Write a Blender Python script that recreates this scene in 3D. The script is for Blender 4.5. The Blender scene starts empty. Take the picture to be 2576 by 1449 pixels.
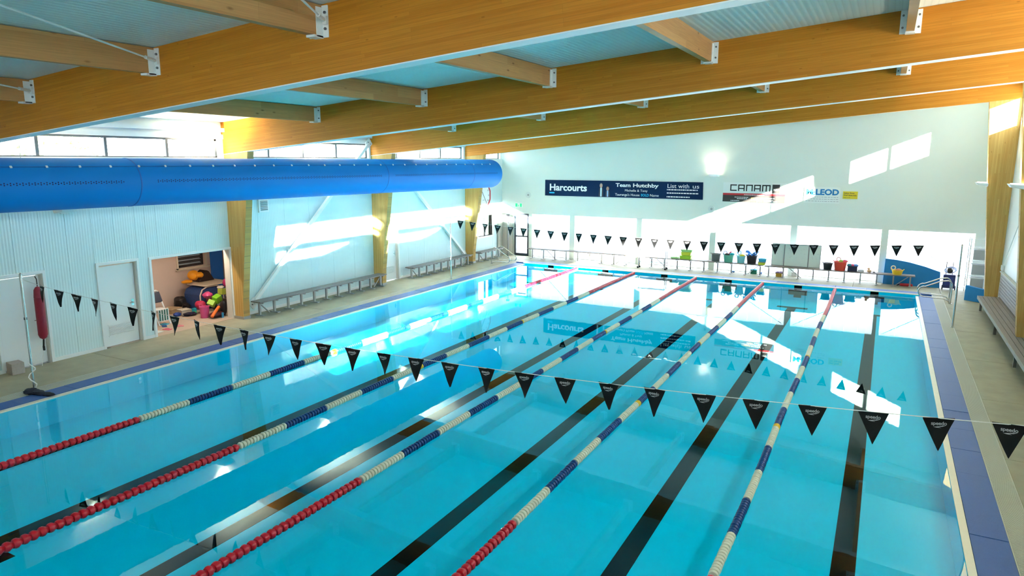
import bpy, math, random
from mathutils import Vector, Matrix
import mathutils.noise as mnoise
random.seed(7)
S = bpy.context.scene
COL = S.collection
R = math.radians

# ------------------------------------------------------------------ camera, sky, sun, exposure
cd = bpy.data.cameras.new('camera')
cd.sensor_width = 36.0
cd.lens = 24.55
cd.clip_start = 0.05
cam = bpy.data.objects.new('camera', cd)
COL.objects.link(cam)
yaw, pitch, roll = 0.488446868, -0.18221013, 0.00418115
cy_, sy_, cp_, sp_ = math.cos(yaw), math.sin(yaw), math.cos(pitch), math.sin(pitch)
fw = Vector((-sy_*cp_, cy_*cp_, sp_)); rt = Vector((cy_, sy_, 0)); up = rt.cross(fw)
r2 = rt*math.cos(roll) + up*math.sin(roll); u2 = -rt*math.sin(roll) + up*math.cos(roll)
M = Matrix((r2, u2, -fw)).transposed().to_4x4(); M.translation = Vector((13.8165, -2.23975, 4.566145))
cam.matrix_world = M
S.camera = cam

w = bpy.data.worlds.new('world'); S.world = w; w.use_nodes = True
bg = w.node_tree.nodes['Background']
bg.inputs['Color'].default_value = (0.80, 0.90, 1.0, 1)
bg.inputs['Strength'].default_value = 9.0

sun_dir = Vector((-1.53, 1.0, -0.643)).normalized()
sd = bpy.data.lights.new('sun', 'SUN'); sd.energy = 70; sd.angle = R(0.53); sd.color = (1.0, 0.93, 0.80)
sun = bpy.data.objects.new('sun', sd); COL.objects.link(sun)
sun.rotation_euler = sun_dir.to_track_quat('-Z', 'Y').to_euler(); sun.location = (40, -15, 20)

S.view_settings.view_transform = 'Standard'; S.view_settings.look = 'None'
S.view_settings.gamma = 1; S.view_settings.exposure = 0.92; S.view_settings.use_curve_mapping = False
# added area lamps in place of sunlight thrown back by the water surface on to the left wall: one narrow beam per window bay and pane row
gu = Vector((-1.53, 1.0, 0.643)).normalized()
for (ya, yb_, za, zb_) in ((13.1, 17.9, 1.93, 2.50), (13.1, 17.9, 1.43, 1.70), (18.2, 24.2, 1.93, 2.50), (18.2, 24.2, 1.43, 1.70), (24.5, 28.5, 1.86, 2.50), (24.5, 28.5, 1.45, 1.76)):
    al = bpy.data.lights.new('glint_stand_in', 'AREA'); al.shape = 'RECTANGLE'
    al.size = (yb_-ya)*0.857; al.size_y = (zb_-za)*0.92; al.spread = R(1.0); al.energy = 75.0*al.size*al.size_y; al.color = (1.0, 0.97, 0.90)
    ao = bpy.data.objects.new('glint_stand_in', al); COL.objects.link(ao)
    e1 = (Vector((0, 1, 0)) - gu*gu.y).normalized(); e2 = (-gu).cross(e1) ; zz = -gu
    yv = zz.cross(e1).normalized()
    Mx = Matrix((e1, yv, zz)).transposed().to_4x4(); Mx.translation = Vector((-2.5, (ya+yb_)/2, (za+zb_)/2)) - gu*6.1
    ao.matrix_world = Mx
c = S.cycles
c.use_denoising = True
c.max_bounces = 12; c.diffuse_bounces = 6; c.glossy_bounces = 4; c.transmission_bounces = 8; c.transparent_max_bounces = 24
c.sample_clamp_indirect = 150.0; c.use_light_tree = True; c.sample_clamp_direct = 0.0
c.caustics_reflective = True; c.caustics_refractive = False
c.blur_glossy = 0.0

# ------------------------------------------------------------------ materials
MATS = {}
def mat(name, col, rough=0.6, metal=0.0, spec=0.5, noise=0.0, nscale=8, bump=0.0, bscale=40, emit=None, estr=1.0):
    if name in MATS: return MATS[name]
    m = bpy.data.materials.new(name); m.use_nodes = True
    nt = m.node_tree; b = nt.nodes['Principled BSDF']
    b.inputs['Base Color'].default_value = (*col, 1)
    b.inputs['Roughness'].default_value = rough
    b.inputs['Metallic'].default_value = metal
    b.inputs['Specular IOR Level'].default_value = spec
    if noise > 0 or bump > 0:
        tc = nt.nodes.new('ShaderNodeTexCoord')
    if noise > 0:
        n = nt.nodes.new('ShaderNodeTexNoise'); n.inputs['Scale'].default_value = nscale; n.inputs['Detail'].default_value = 6
        nt.links.new(tc.outputs['Object'], n.inputs['Vector'])
        mx = nt.nodes.new('ShaderNodeMix'); mx.data_type = 'RGBA'
        mx.inputs[6].default_value = (*[max(0, x*(1-noise)) for x in col], 1)
        mx.inputs[7].default_value = (*[min(1, x*(1+noise)) for x in col], 1)
        nt.links.new(n.outputs['Fac'], mx.inputs[0]); nt.links.new(mx.outputs[2], b.inputs['Base Color'])
    if bump > 0:
        n2 = nt.nodes.new('ShaderNodeTexNoise'); n2.inputs['Scale'].default_value = bscale
        nt.links.new(tc.outputs['Object'], n2.inputs['Vector'])
        bp = nt.nodes.new('ShaderNodeBump'); bp.inputs['Strength'].default_value = bump; bp.inputs['Distance'].default_value = 0.01
        nt.links.new(n2.outputs['Fac'], bp.inputs['Height']); nt.links.new(bp.outputs[0], b.inputs['Normal'])
    if emit:
        b.inputs['Emission Color'].default_value = (*emit, 1); b.inputs['Emission Strength'].default_value = estr
    MATS[name] = m
    return m

def wood(name, c1, c2, lam=0.045, blen=1.3, knots=0.5, vertical=False, axes='xz'):
    """laminated timber: rows of laminations with finger joints, grain and knots in object space, rows along local x"""
    m = bpy.data.materials.new(name); m.use_nodes = True; nt = m.node_tree; L = nt.links
    b = nt.nodes['Principled BSDF']; b.inputs['Roughness'].default_value = 0.5; b.inputs['Specular IOR Level'].default_value = 0.2
    tc = nt.nodes.new('ShaderNodeTexCoord'); sp = nt.nodes.new('ShaderNodeSeparateXYZ'); L.new(tc.outputs['Object'], sp.inputs[0])
    cb = nt.nodes.new('ShaderNodeCombineXYZ')
    idx = {'x': 0, 'y': 1, 'z': 2}
    L.new(sp.outputs[idx[axes[0]]], cb.inputs[0]); L.new(sp.outputs[idx[axes[1]]], cb.inputs[1])
    br = nt.nodes.new('ShaderNodeTexBrick'); L.new(cb.outputs[0], br.inputs['Vector'])
    br.inputs['Scale'].default_value = 1.0; br.inputs['Brick Width'].default_value = blen; br.inputs['Row Height'].default_value = lam
    br.inputs['Mortar Size'].default_value = 0.0022; br.inputs['Mortar Smooth'].default_value = 0.4
    br.offset = 0.37; br.offset_frequency = 3; br.squash_frequency = 2; br.squash = 1.4
    br.inputs['Color1'].default_value = (*c1, 1); br.inputs['Color2'].default_value = (*c2, 1)
    br.inputs['Mortar'].default_value = (*[x*0.72 for x in c1], 1)
    mp = nt.nodes.new('ShaderNodeMapping'); mp.inputs['Scale'].default_value = (1.2, 40, 1); L.new(cb.outputs[0], mp.inputs[0])
    gr = nt.nodes.new('ShaderNodeTexNoise'); gr.inputs['Scale'].default_value = 1.6; gr.inputs['Detail'].default_value = 8; L.new(mp.outputs[0], gr.inputs['Vector'])
    rp = nt.nodes.new('ShaderNodeMapRange'); rp.inputs[1].default_value = 0.3; rp.inputs[2].default_value = 0.7; rp.inputs[3].default_value = 0.88; rp.inputs[4].default_value = 1.1
    L.new(gr.outputs['Fac'], rp.inputs[0])
    mu = nt.nodes.new('ShaderNodeMix'); mu.data_type = 'RGBA'; mu.blend_type = 'MULTIPLY'; mu.inputs[0].default_value = 1
    L.new(br.outputs['Color'], mu.inputs[6]); L.new(rp.outputs[0], mu.inputs[7])
    mp2 = nt.nodes.new('ShaderNodeMapping'); mp2.inputs['Scale'].default_value = (1.0, 2.6, 1); L.new(cb.outputs[0], mp2.inputs[0])
    vo = nt.nodes.new('ShaderNodeTexVoronoi'); vo.inputs['Scale'].default_value = 2.2; L.new(mp2.outputs[0], vo.inputs['Vector'])
    kr = nt.nodes.new('ShaderNodeMapRange'); kr.inputs[1].default_value = 0.04; kr.inputs[2].default_value = 0.06+0.09*max(0, knots-.4)*2; kr.inputs[3].default_value = knots; kr.inputs[4].default_value = 0
    L.new(vo.outputs['Distance'], kr.inputs[0])
    mk = nt.nodes.new('ShaderNodeMix'); mk.data_type = 'RGBA'; L.new(kr.outputs[0], mk.inputs[0]); L.new(mu.outputs[2], mk.inputs[6])
    mk.inputs[7].default_value = (c1[0]*0.35, c1[1]*0.25, c1[2]*0.2, 1)
    L.new(mk.outputs[2], b.inputs['Base Color'])
    MATS[name] = m
    return m

WOODB = wood('glulam', (0.57, 0.222, 0.020), (0.49, 0.172, 0.012), 0.045, 1.9, 0.45)
WOODC = wood('glulam_column', (0.58, 0.37, 0.12), (0.49, 0.29, 0.08), 0.045, 2.1, 0.5, axes='zx')
WOODP = wood('purlin_timber', (0.58, 0.31, 0.12), (0.48, 0.235, 0.085), 0.19, 2.6, 0.85, axes='yz')

def ribbed(name, col, axis, freq, depth=0.5, rough=0.45, joint=None):
    m = bpy.data.materials.new(name); m.use_nodes = True; nt = m.node_tree; L = nt.links
    b = nt.nodes['Principled BSDF']; b.inputs['Base Color'].default_value = (*col, 1); b.inputs['Roughness'].default_value = rough
    tc = nt.nodes.new('ShaderNodeTexCoord'); sp = nt.nodes.new('ShaderNodeSeparateXYZ'); L.new(tc.outputs['Object'], sp.inputs[0])
    mm = nt.nodes.new('ShaderNodeMath'); mm.operation = 'MULTIPLY'; mm.inputs[1].default_value = freq*2*math.pi; L.new(sp.outputs[axis], mm.inputs[0])
    sn = nt.nodes.new('ShaderNodeMath'); sn.operation = 'SINE'; L.new(mm.outputs[0], sn.inputs[0])
    bp = nt.nodes.new('ShaderNodeBump'); bp.inputs['Strength'].default_value = depth; bp.inputs['Distance'].default_value = 0.004
    L.new(sn.outputs[0], bp.inputs['Height']); L.new(bp.outputs[0], b.inputs['Normal'])
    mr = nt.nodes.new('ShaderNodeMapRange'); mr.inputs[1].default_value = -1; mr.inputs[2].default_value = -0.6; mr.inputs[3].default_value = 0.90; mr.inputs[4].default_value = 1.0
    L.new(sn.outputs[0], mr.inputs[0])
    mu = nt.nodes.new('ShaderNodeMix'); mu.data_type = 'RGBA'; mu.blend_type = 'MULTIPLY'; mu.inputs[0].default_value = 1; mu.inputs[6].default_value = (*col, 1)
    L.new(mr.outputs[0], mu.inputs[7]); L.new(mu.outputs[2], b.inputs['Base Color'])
    MATS[name] = m
    return m

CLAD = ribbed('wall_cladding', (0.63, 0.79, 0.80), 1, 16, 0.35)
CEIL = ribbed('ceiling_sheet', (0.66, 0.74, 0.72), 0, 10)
WPAINT = mat('wall_paint', (0.74, 0.80, 0.74), 0.6, noise=0.015, nscale=1.5)
WHITE = mat('white_gloss_paint', (0.78, 0.82, 0.82), 0.4)
STEELW = mat('white_steel', (0.80, 0.82, 0.80), 0.4, noise=0.04)
BOLT = mat('bolt_steel', (0.18, 0.18, 0.19), 0.4, 0.8)
BEIGE = mat('beige_wall', (0.72, 0.58, 0.50), 0.7, noise=0.03)
SILL = mat('door_reveal', (0.62, 0.60, 0.54), 0.6)
CONC = mat('deck_concrete', (0.33, 0.305, 0.21), 0.62, noise=0.22, nscale=3.0, bump=0.15, bscale=60)
JOINT = mat('dark_joint', (0.12, 0.12, 0.11), 0.8)
COPE = mat('cream_coping', (0.74, 0.68, 0.54), 0.35, noise=0.05)
PAD = mat('blue_pad', (0.018, 0.095, 0.34), 0.42, noise=0.10, nscale=20, bump=0.5, bscale=180)
GRATE = mat('drain_grate', (0.52, 0.52, 0.44), 0.5)
POOLT = mat('pool_lining', (0.0, 0.56, 0.80), 0.9, spec=0.0, noise=0.01, nscale=2)
LINE = mat('lane_marking', (0.003, 0.006, 0.008), 0.9, spec=0.0)
CHROME = mat('stainless', (0.62, 0.62, 0.60), 0.25, 1.0)
ALU = mat('window_frame_grey', (0.16, 0.16, 0.16), 0.45, 0.3)
DFRAME = mat('door_frame_charcoal', (0.035, 0.045, 0.06), 0.45)
BENCH = mat('bench_slats', (0.20, 0.19, 0.19), 0.55, noise=0.12, nscale=12)
BENCHR = mat('bench_slats_brown', (0.24, 0.20, 0.18), 0.55, noise=0.12, nscale=12)
BACKR = mat('backrest_slats', (0.31, 0.29, 0.29), 0.55, noise=0.08, nscale=10)
GALV = mat('galvanised_steel', (0.36, 0.37, 0.37), 0.45, 0.5)
BLACK = mat('black_plastic', (0.012, 0.012, 0.014), 0.45)
FLAGM = mat('flag_vinyl', (0.006, 0.006, 0.007), 0.6, spec=0.2)
PRINTW = mat('white_print', (0.85, 0.85, 0.85), 0.5)
PRINTG = mat('grey_print', (0.45, 0.45, 0.46), 0.5)
ROPEW = mat('white_cord', (0.80, 0.80, 0.76), 0.6)
RED = mat('float_red', (0.50, 0.006, 0.020), 0.35)
CREAM = mat('float_white', (0.70, 0.67, 0.52), 0.4)
NAVY = mat('float_blue', (0.004, 0.048, 0.20), 0.35)
YEL = mat('float_yellow', (0.80, 0.48, 0.01), 0.4)
MATB = mat('blue_foam_mat', (0.004, 0.20, 0.52), 0.6, noise=0.05, nscale=5)

# duct: blue fabric with rows of small nozzle holes printed by a procedural mask
def duct_mat():
    m = bpy.data.materials.new('duct_fabric'); m.use_nodes = True; nt = m.node_tree
    b = nt.nodes['Principled BSDF']; b.inputs['Base Color'].default_value = (0.0, 0.20, 0.62, 1); b.inputs['Roughness'].default_value = 0.55
    b.inputs['Specular IOR Level'].default_value = 0.25
    return m
DUCT = duct_mat()

def glass_mat(name, tint, refl=0.08, rough=0.02):
    m = bpy.data.materials.new(name); m.use_nodes = True; nt = m.node_tree; nt.nodes.clear(); L = nt.links
    o = nt.nodes.new('ShaderNodeOutputMaterial'); mx = nt.nodes.new('ShaderNodeMixShader'); t = nt.nodes.new('ShaderNodeBsdfTransparent'); g = nt.nodes.new('ShaderNodeBsdfGlossy')
    lw = nt.nodes.new('ShaderNodeLayerWeight'); lw.inputs[0].default_value = 0.5
    pw = nt.nodes.new('ShaderNodeMath'); pw.operation = 'POWER'; pw.inputs[1].default_value = 5; L.new(lw.outputs['Facing'], pw.inputs[0])
    f = nt.nodes.new('ShaderNodeMath'); f.operation = 'MULTIPLY_ADD'; f.inputs[1].default_value = 0.9; f.inputs[2].default_value = 0.04; L.new(pw.outputs[0], f.inputs[0])
    t.inputs[0].default_value = (*tint, 1); g.inputs['Roughness'].default_value = rough
    L.new(f.outputs[0], mx.inputs[0]); L.new(t.outputs[0], mx.inputs[1]); L.new(g.outputs[0], mx.inputs[2]); L.new(mx.outputs[0], o.inputs[0])
    return m
GLASS = glass_mat('window_glass', (0.95, 0.98, 0.97))

def water_mat():
    m = bpy.data.materials.new('pool_water'); m.use_nodes = True; nt = m.node_tree; nt.nodes.clear(); L = nt.links
    o = nt.nodes.new('ShaderNodeOutputMaterial'); mx = nt.nodes.new('ShaderNodeMixShader'); t = nt.nodes.new('ShaderNodeBsdfTransparent'); g = nt.nodes.new('ShaderNodeBsdfGlossy')
    f = nt.nodes.new('ShaderNodeFresnel'); f.inputs[0].default_value = 1.31
    # the surface is not bent by refraction here, so it passes light equally well both ways
    ge = nt.nodes.new('ShaderNodeNewGeometry'); ir = nt.nodes.new('ShaderNodeMapRange'); ir.inputs[3].default_value = 1.31; ir.inputs[4].default_value = 1/1.31
    L.new(ge.outputs['Backfacing'], ir.inputs[0]); L.new(ir.outputs[0], f.inputs[0])
    t.inputs[0].default_value = (0.78, 1.0, 1.0, 1); g.inputs['Roughness'].default_value = WATER_ROUGH; g.inputs['Color'].default_value = (0.80, 0.97, 1, 1)
    tc = nt.nodes.new('ShaderNodeTexCoord'); n = nt.nodes.new('ShaderNodeTexNoise'); n.inputs['Scale'].default_value = 2.2; n.inputs['Detail'].default_value = 3
    L.new(tc.outputs['Object'], n.inputs['Vector'])
    bp = nt.nodes.new('ShaderNodeBump'); bp.inputs['Strength'].default_value = 0.045; bp.inputs['Distance'].default_value = 0.01
    L.new(n.outputs['Fac'], bp.inputs['Height']); L.new(bp.outputs[0], g.inputs['Normal'])
    L.new(f.outputs[0], mx.inputs[0]); L.new(t.outputs[0], mx.inputs[1]); L.new(g.outputs[0], mx.inputs[2]); L.new(mx.outputs[0], o.inputs[0])
    return m
WATER_ROUGH = 0.012
WATER = water_mat()

def translucent():
    m = bpy.data.materials.new('translucent_sheet'); m.use_nodes = True; nt = m.node_tree; nt.nodes.clear(); L = nt.links
    o = nt.nodes.new('ShaderNodeOutputMaterial'); mx = nt.nodes.new('ShaderNodeMixShader'); t = nt.nodes.new('ShaderNodeBsdfTranslucent'); d = nt.nodes.new('ShaderNodeBsdfDiffuse')
    mx.inputs[0].default_value = 0.35; t.inputs[0].default_value = (0.9, 0.92, 0.97, 1); d.inputs[0].default_value = (0.85, 0.86, 0.9, 1)
    L.new(t.outputs[0], mx.inputs[1]); L.new(d.outputs[0], mx.inputs[2]); L.new(mx.outputs[0], o.inputs[0])
    return m
TRANSL = translucent()

# ------------------------------------------------------------------ helpers
def pmat(name, col): return mat(name, col, .45)
class MB:
    def __init__(s): s.v = []; s.f = []
    def add(s, vs, fs):
        n = len(s.v); s.v += [tuple(v) for v in vs]; s.f += [tuple(i+n for i in f) for f in fs]; return s
    def box(s, x0, x1, y0, y1, z0, z1, rot=None, piv=None):
        vs = [Vector((x, y, z)) for x in (x0, x1) for y in (y0, y1) for z in (z0, z1)]
        if rot is not None:
            p = Vector(piv if piv else ((x0+x1)/2, (y0+y1)/2, (z0+z1)/2)); vs = [rot @ (v-p) + p for v in vs]
        return s.add(vs, [(0,1,3,2), (4,6,7,5), (0,4,5,1), (2,3,7,6), (0,2,6,4), (1,5,7,3)])
    def prism(s, pts, d):
        """closed polygon of 3-D points swept by vector d"""
        n = len(pts); d = Vector(d); vs = [Vector(p) for p in pts]; vs += [v+d for v in vs]
        return s.add(vs, [tuple(range(n-1, -1, -1)), tuple(range(n, 2*n))] + [(i, (i+1) % n, (i+1) % n+n, i+n) for i in range(n)])
    def tube(s, pts, r, n=8, cap=True):
        pts = [Vector(p) for p in pts]; rings = []
        prev = None
        for i, p in enumerate(pts):
            a = pts[max(i-1, 0)]; b = pts[min(i+1, len(pts)-1)]; t = (b-a).normalized()
            if prev is None:
                q = Vector((0, 0, 1)) if abs(t.z) < 0.9 else Vector((1, 0, 0)); u = t.cross(q).normalized()
            else:
                u = (prev - t*prev.dot(t)); u = u.normalized() if u.length > 1e-6 else t.orthogonal().normalized()
            prev = u; v = t.cross(u); rr = r[i] if isinstance(r, (list, tuple)) else r
            rings.append([p + (u*math.cos(2*math.pi*k/n) + v*math.sin(2*math.pi*k/n))*rr for k in range(n)])
        vs = [v for rg in rings for v in rg]; fs = []
        for i in range(len(rings)-1):
            for k in range(n):
                fs.append((i*n+k, i*n+(k+1) % n, (i+1)*n+(k+1) % n, (i+1)*n+k))
        if cap: fs += [tuple(range(n-1, -1, -1)), tuple(range((len(rings)-1)*n, len(rings)*n))]
        return s.add(vs, fs)
    def lathe(s, prof, c=(0, 0, 0), axis='z', n=16, a0=0):
        """profile of (radius, height) along the axis through c"""
        vs = []; fs = []; c = Vector(c)
        for r, h in prof:
            for k in range(n):
                a = a0 + 2*math.pi*k/n; p, q = r*math.cos(a), r*math.sin(a)
                vs.append(c + (Vector((p, q, h)) if axis == 'z' else Vector((p, h, q)) if axis == 'y' else Vector((h, p, q))))
        for i in range(len(prof)-1):
            for k in range(n): fs.append((i*n+k, i*n+(k+1) % n, (i+1)*n+(k+1) % n, (i+1)*n+k))
        if prof[0][0] > 1e-5: fs.append(tuple(range(n-1, -1, -1)))
        if prof[-1][0] > 1e-5: fs.append(tuple(range((len(prof)-1)*n, len(prof)*n)))
        return s.add(vs, fs)
    def blob(s, c, rad, n=10, m=7, jit=0.12):
        n, m = int(n*1.6), int(m*1.6)
        c = Vector(c); vs = []; fs = []
        for i in range(1, m):
            th = math.pi*i/m
            for k in range(n):
                a = 2*math.pi*k/n
                q = 1+jit*1.8*mnoise.noise(Vector((math.sin(th)*math.cos(a)*1.7+c.x*9, math.sin(th)*math.sin(a)*1.7+c.y*7, math.cos(th)*1.7+c.z*5)))
                vs.append(c + Vector((rad[0]*math.sin(th)*math.cos(a), rad[1]*math.sin(th)*math.sin(a), rad[2]*math.cos(th)))*q)
        vs += [c+Vector((0, 0, rad[2])), c-Vector((0, 0, rad[2]))]; T = len(vs)-2; B = T+1
        for i in range(m-2):
            for k in range(n): fs.append((i*n+k, (i+1)*n+k, (i+1)*n+(k+1) % n, i*n+(k+1) % n))
        for k in range(n): fs.append((T, k, (k+1) % n)); fs.append((B, (m-2)*n+(k+1) % n, (m-2)*n+k))
        return s.add(vs, fs)
    def mesh(s, name, m, smooth=False):
        me = bpy.data.meshes.new(name); me.from_pydata(s.v, [], s.f); me.update()
        me.materials.append(m)
        import bmesh
        bm = bmesh.new(); bm.from_mesh(me); bmesh.ops.recalc_face_normals(bm, faces=bm.faces); bm.to_mesh(me); bm.free()
        if smooth:
            me.polygons.foreach_set('use_smooth', [True]*len(me.polygons))
            try: me.set_sharp_from_angle(angle=R(40))
            except Exception: pass
        return me
    def build(s, name, m, parent=None, smooth=False, bevel=0):
        o = put(name, s.mesh(name, m, smooth), parent)
        if bevel:
            bv = o.modifiers.new('bevel', 'BEVEL'); bv.width = bevel; bv.segments = 2; bv.limit_method = 'ANGLE'
        return o

def put(name, me, parent=None, loc=(0, 0, 0), rot=(0, 0, 0), sc=None):
    o = bpy.data.objects.new(name, me); COL.objects.link(o)
    o.location = loc; o.rotation_euler = rot
    if sc: o.scale = sc
    if parent is not None:
        o.parent = parent
        o.location = Vector(loc) - (WLOC.get(parent.name, Vector((0, 0, 0))) if loc == (0, 0, 0) or True else Vector())
    return o
WLOC = {}
def thing(name, label, cat, loc=(0, 0, 0), group=None):
    """an Empty at the base of the thing; children are modelled in world coordinates and offset back"""
    o = bpy.data.objects.new(name, None); COL.objects.link(o); o.empty_display_size = 0.1
    o.location = loc; WLOC[o.name] = Vector(loc)
    tag(o, label, cat, group)
    return o
def tag(o, label, cat, group=None):
    o['label'] = label; o['category'] = cat
    if group: o['group'] = group
    return o
def struct(o): o['kind'] = 'structure'; return o
def stuff(o): o['kind'] = 'stuff'; return o
def sub(parent, child_world_loc_owner, o):
    return o

_txt = {}
def text_mesh(s, size, m, bold=0.0, ext=0.0015, spx=1.0, align='LEFT', shear=0):
    key = (s, size, m.name, bold, spx, align, shear)
    if key in _txt: return _txt[key]
    cu = bpy.data.curves.new('text', 'FONT'); cu.body = s; cu.size = size; cu.extrude = ext; cu.offset = bold; cu.space_character = spx
    cu.align_x = align; cu.resolution_u = 3; cu.shear = shear
    o = bpy.data.objects.new('text', cu); COL.objects.link(o)
    bpy.context.view_layer.update()
    me = bpy.data.meshes.new_from_object(o.evaluated_get(bpy.context.evaluated_depsgraph_get()))
    bpy.data.objects.remove(o); me.materials.clear(); me.materials.append(m); me.name = 'lettering'
    _txt[key] = me
    return me
def wtext(s, x, y, z, size, m, parent, width=None, bold=0.0, align='LEFT', shear=0):
    """lettering standing on a wall that faces -y; z is the baseline; width stretches it to that many metres"""
    me = text_mesh(s, size, m, bold, align=align, shear=shear)
    sx = 1.0
    if width:
        xs = [v.co.x for v in me.vertices]; sx = width/(max(xs)-min(xs))
    return put('lettering', me, parent, (x, y, z), (R(90), 0, 0), (sx, 1, 1))

# ------------------------------------------------------------------ building dimensions
XL, XR, YF, YN = -2.5, 17.2, 27.4, -4.8
ceil_z = lambda x: 5.757 + 0.0889*x
bot_z = lambda x: 4.898 + 0.0893*x
BY = [-1.22, 4.65, 11.38, 17.68, 24.03]      # near faces of the beams
BT = 0.24

# ------------------------------------------------------------------ floor (deck), pool
DZ = 0.02
fl = MB()
for (a, b, c_, d) in [(-6.2, -0.9, YN, YF), (15.8, XR+.3, YN, YF), (-0.9, 15.8, YN, -0.8), (-0.9, 15.8, 25.85, YF)]:
    fl.box(a, b, c_, d, -0.75, DZ-0.03)
floor = struct(fl.build('floor', JOINT))
def slab(x0, x1, y0, y1, m=CONC):
    o = MB().box(x0+.006, x1-.006, y0+.006, y1-.006, DZ-0.031, DZ).build('slab', m, floor); return o
ys = [YN, -2.2, 0.9, 4.05, 7.2, 10.35, 13.5, 16.65, 19.8, 22.95, 25.85, YF]
for a, b in zip(ys, ys[1:]):
    slab(XL, -0.9, a, b); slab(15.8, XR, a, b)
for i in range(6):
    slab(-0.9+i*2.783, -0.9+(i+1)*2.783, 25.85, YF); slab(-0.9+i*2.783, -0.9+(i+1)*2.783, YN, -0.8)

# pool basin
pb = MB(); D = -0.50
pb.box(-0.1, 15.1, -0.1, 25.1, D-0.1, D)
pb.box(-0.12, 0.0, -0.1, 25.1, D, 0.0); pb.box(15.0, 15.12, -0.1, 25.1, D, 0.0)
pb.box(-0.1, 15.1, -0.12, 0.0, D, 0.0); pb.box(-0.1, 15.1, 25.0, 25.12, D, 0.05)
pool = tag(pb.build('pool_basin', POOLT), 'turquoise lined swimming pool basin under the water', 'pool')
for k in range(6):
    x = 1.25+2.5*k
    lm = MB().box(x-.14, x+.14, 2.0, 23.4, D, D+.004)
    lm.build('lane_line', LINE, pool)
    MB().box(x-.55, x+.55, 1.75, 2.03, D, D+.005).build('lane_line', LINE, pool)
    MB().box(x-.5, x+.5, 23.38, 23.62, D, D+.005).build('lane_line', LINE, pool)
    MB().box(x-.13, x+.13, 24.985, 25.0, -.40, 0.045).build('end_marking', LINE, pool)
    MB().box(x-.32, x+.32, 24.975, 25.0, -.30, -.12).build('end_marking', LINE, pool)
for x in (4.9, 10.1, 14.2):
    MB().box(x-.2, x+.2, 24.985, 25.0, -.30, -.16).build('inlet_plate', COPE, pool)
wt = MB().add([(0, 0, 0), (15, 0, 0), (15, 25, 0), (0, 25, 0)], [(0, 1, 2, 3)]).build('water', WATER)
tag(wt, 'still clear blue water filling the six lane pool', 'water'); wt['kind'] = 'stuff'

# coping, pads and drains round the pool
def trim(name): 
    o = bpy.data.objects.new(name, None); COL.objects.link(o); struct(o); WLOC[o.name] = Vector((0, 0, 0)); return o
tr = trim('trim_1')
MB().box(-0.10, 0.0, -.1, 25.1, 0.0, .022).build('coping', COPE, tr); MB().box(15.0, 15.09, -.1, 25.1, 0.0, .022).build('coping', COPE, tr)
MB().box(-0.10, 15.1, -.1, 0, 0.0, .022).build('coping', COPE, tr); MB().box(-0.10, 15.09, 25.0, 25.12, 0.05, .075).build('coping', COPE, tr)
tr = trim('trim_2')
y = -0.55
while y < 25.4:
    L_ = 1.0
    for (a, b) in ((-0.52, -0.105), (15.095, 15.50)):
        MB().box(a, b, y+.004, min(y+L_, 25.55)-.004, -0.02, .03+random.uniform(-.003, .003)).build('pad', PAD, tr)
    y += L_
x = -0.52
while x < 15.4:
    MB().box(x+.004, min(x+1, 15.5)-.004, 25.125, 25.53, 0.0, .075+random.uniform(-.003, .003)).build('pad', PAD, tr)
    MB().box(x+.004, min(x+1, 15.5)-.004, -.52, -.105, 0.0, .03).build('pad', PAD, tr)
    x += 1
tr = trim('trim_3')
def grate(x0, x1, y0, y1, alongy=True):
    base = MB().box(x0, x1, y0, y1, -.06, -.01).build('drain_channel', JOINT, tr)
    g = MB(); 
    if alongy:
        t = y0
        while t < y1: g.box(x0+.01, x1-.01, t, t+.016, -.01, .022); t += .030
        g.box(x0, x0+.012, y0, y1, -.01, .024); g.box(x1-.014, x1, y0, y1, -.01, .026)
    else:
        t = x0
        while t < x1: g.box(t, t+.016, y0+.01, y1-.01, -.01, .022); t += .030
        g.box(x0, x1, y0, y0+.012, -.01, .024); g.box(x0, x1, y1-.014, y1, -.01, .026)
    stuff(g.build('grate_bars', GRATE, tr))
grate(-0.9, -0.525, -.8, 25.85); grate(15.505, 15.8, -.8, 25.85); grate(-.52, 15.5, 25.54, 25.85, False)

# ------------------------------------------------------------------ walls
def wall(name): 
    o = bpy.data.objects.new(name, None); COL.objects.link(o); struct(o); WLOC[o.name] = Vector((0, 0, 0)); return o
wl = struct(MB().box(XL-.25, XL-.02, -4.8, 5.36, 0.0, 3.85).box(XL-.25, XL-.02, 5.36, 6.32, 2.05, 3.85).box(XL-.25, XL-.02, 6.32, 7.58, 0, 3.85)
            .box(XL-.25, XL-.02, 7.58, 8.54, 2.05, 3.85).box(XL-.25, XL-.02, 8.54, 8.93, 0, 3.85).box(XL-.25, XL-.02, 8.93, 11.38, 2.05, 3.85)
            .box(XL-.25, XL-.02, 11.38, 18.25, 0, 3.85).box(XL-.25, XL-.02, 18.25, 19.15, 2.05, 3.85).box(XL-.25, XL-.02, 19.15, 25.1, 0, 3.85)
            .box(XL-.25, XL-.02, 25.1, 26.45, 0, 1.05).box(XL-.25, XL-.02, 25.1, 26.45, 2.02, 3.85).box(XL-.25, XL-.02, 26.45, YF, 0, 3.85)
            .box(XL-.25, XL-.02, -4.8, YF, 5.08, 5.6).box(XL-.25, XL-.02, YN, 4.8, 3.97, 5.08).build('wall_left', WHITE))
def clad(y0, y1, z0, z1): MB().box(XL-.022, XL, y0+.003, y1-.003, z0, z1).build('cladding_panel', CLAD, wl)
opens = [(5.30, 6.38, 2.11), (7.52, 8.60, 2.11), (8.87, 11.44, 2.09), (18.19, 19.21, 2.11)]
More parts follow.
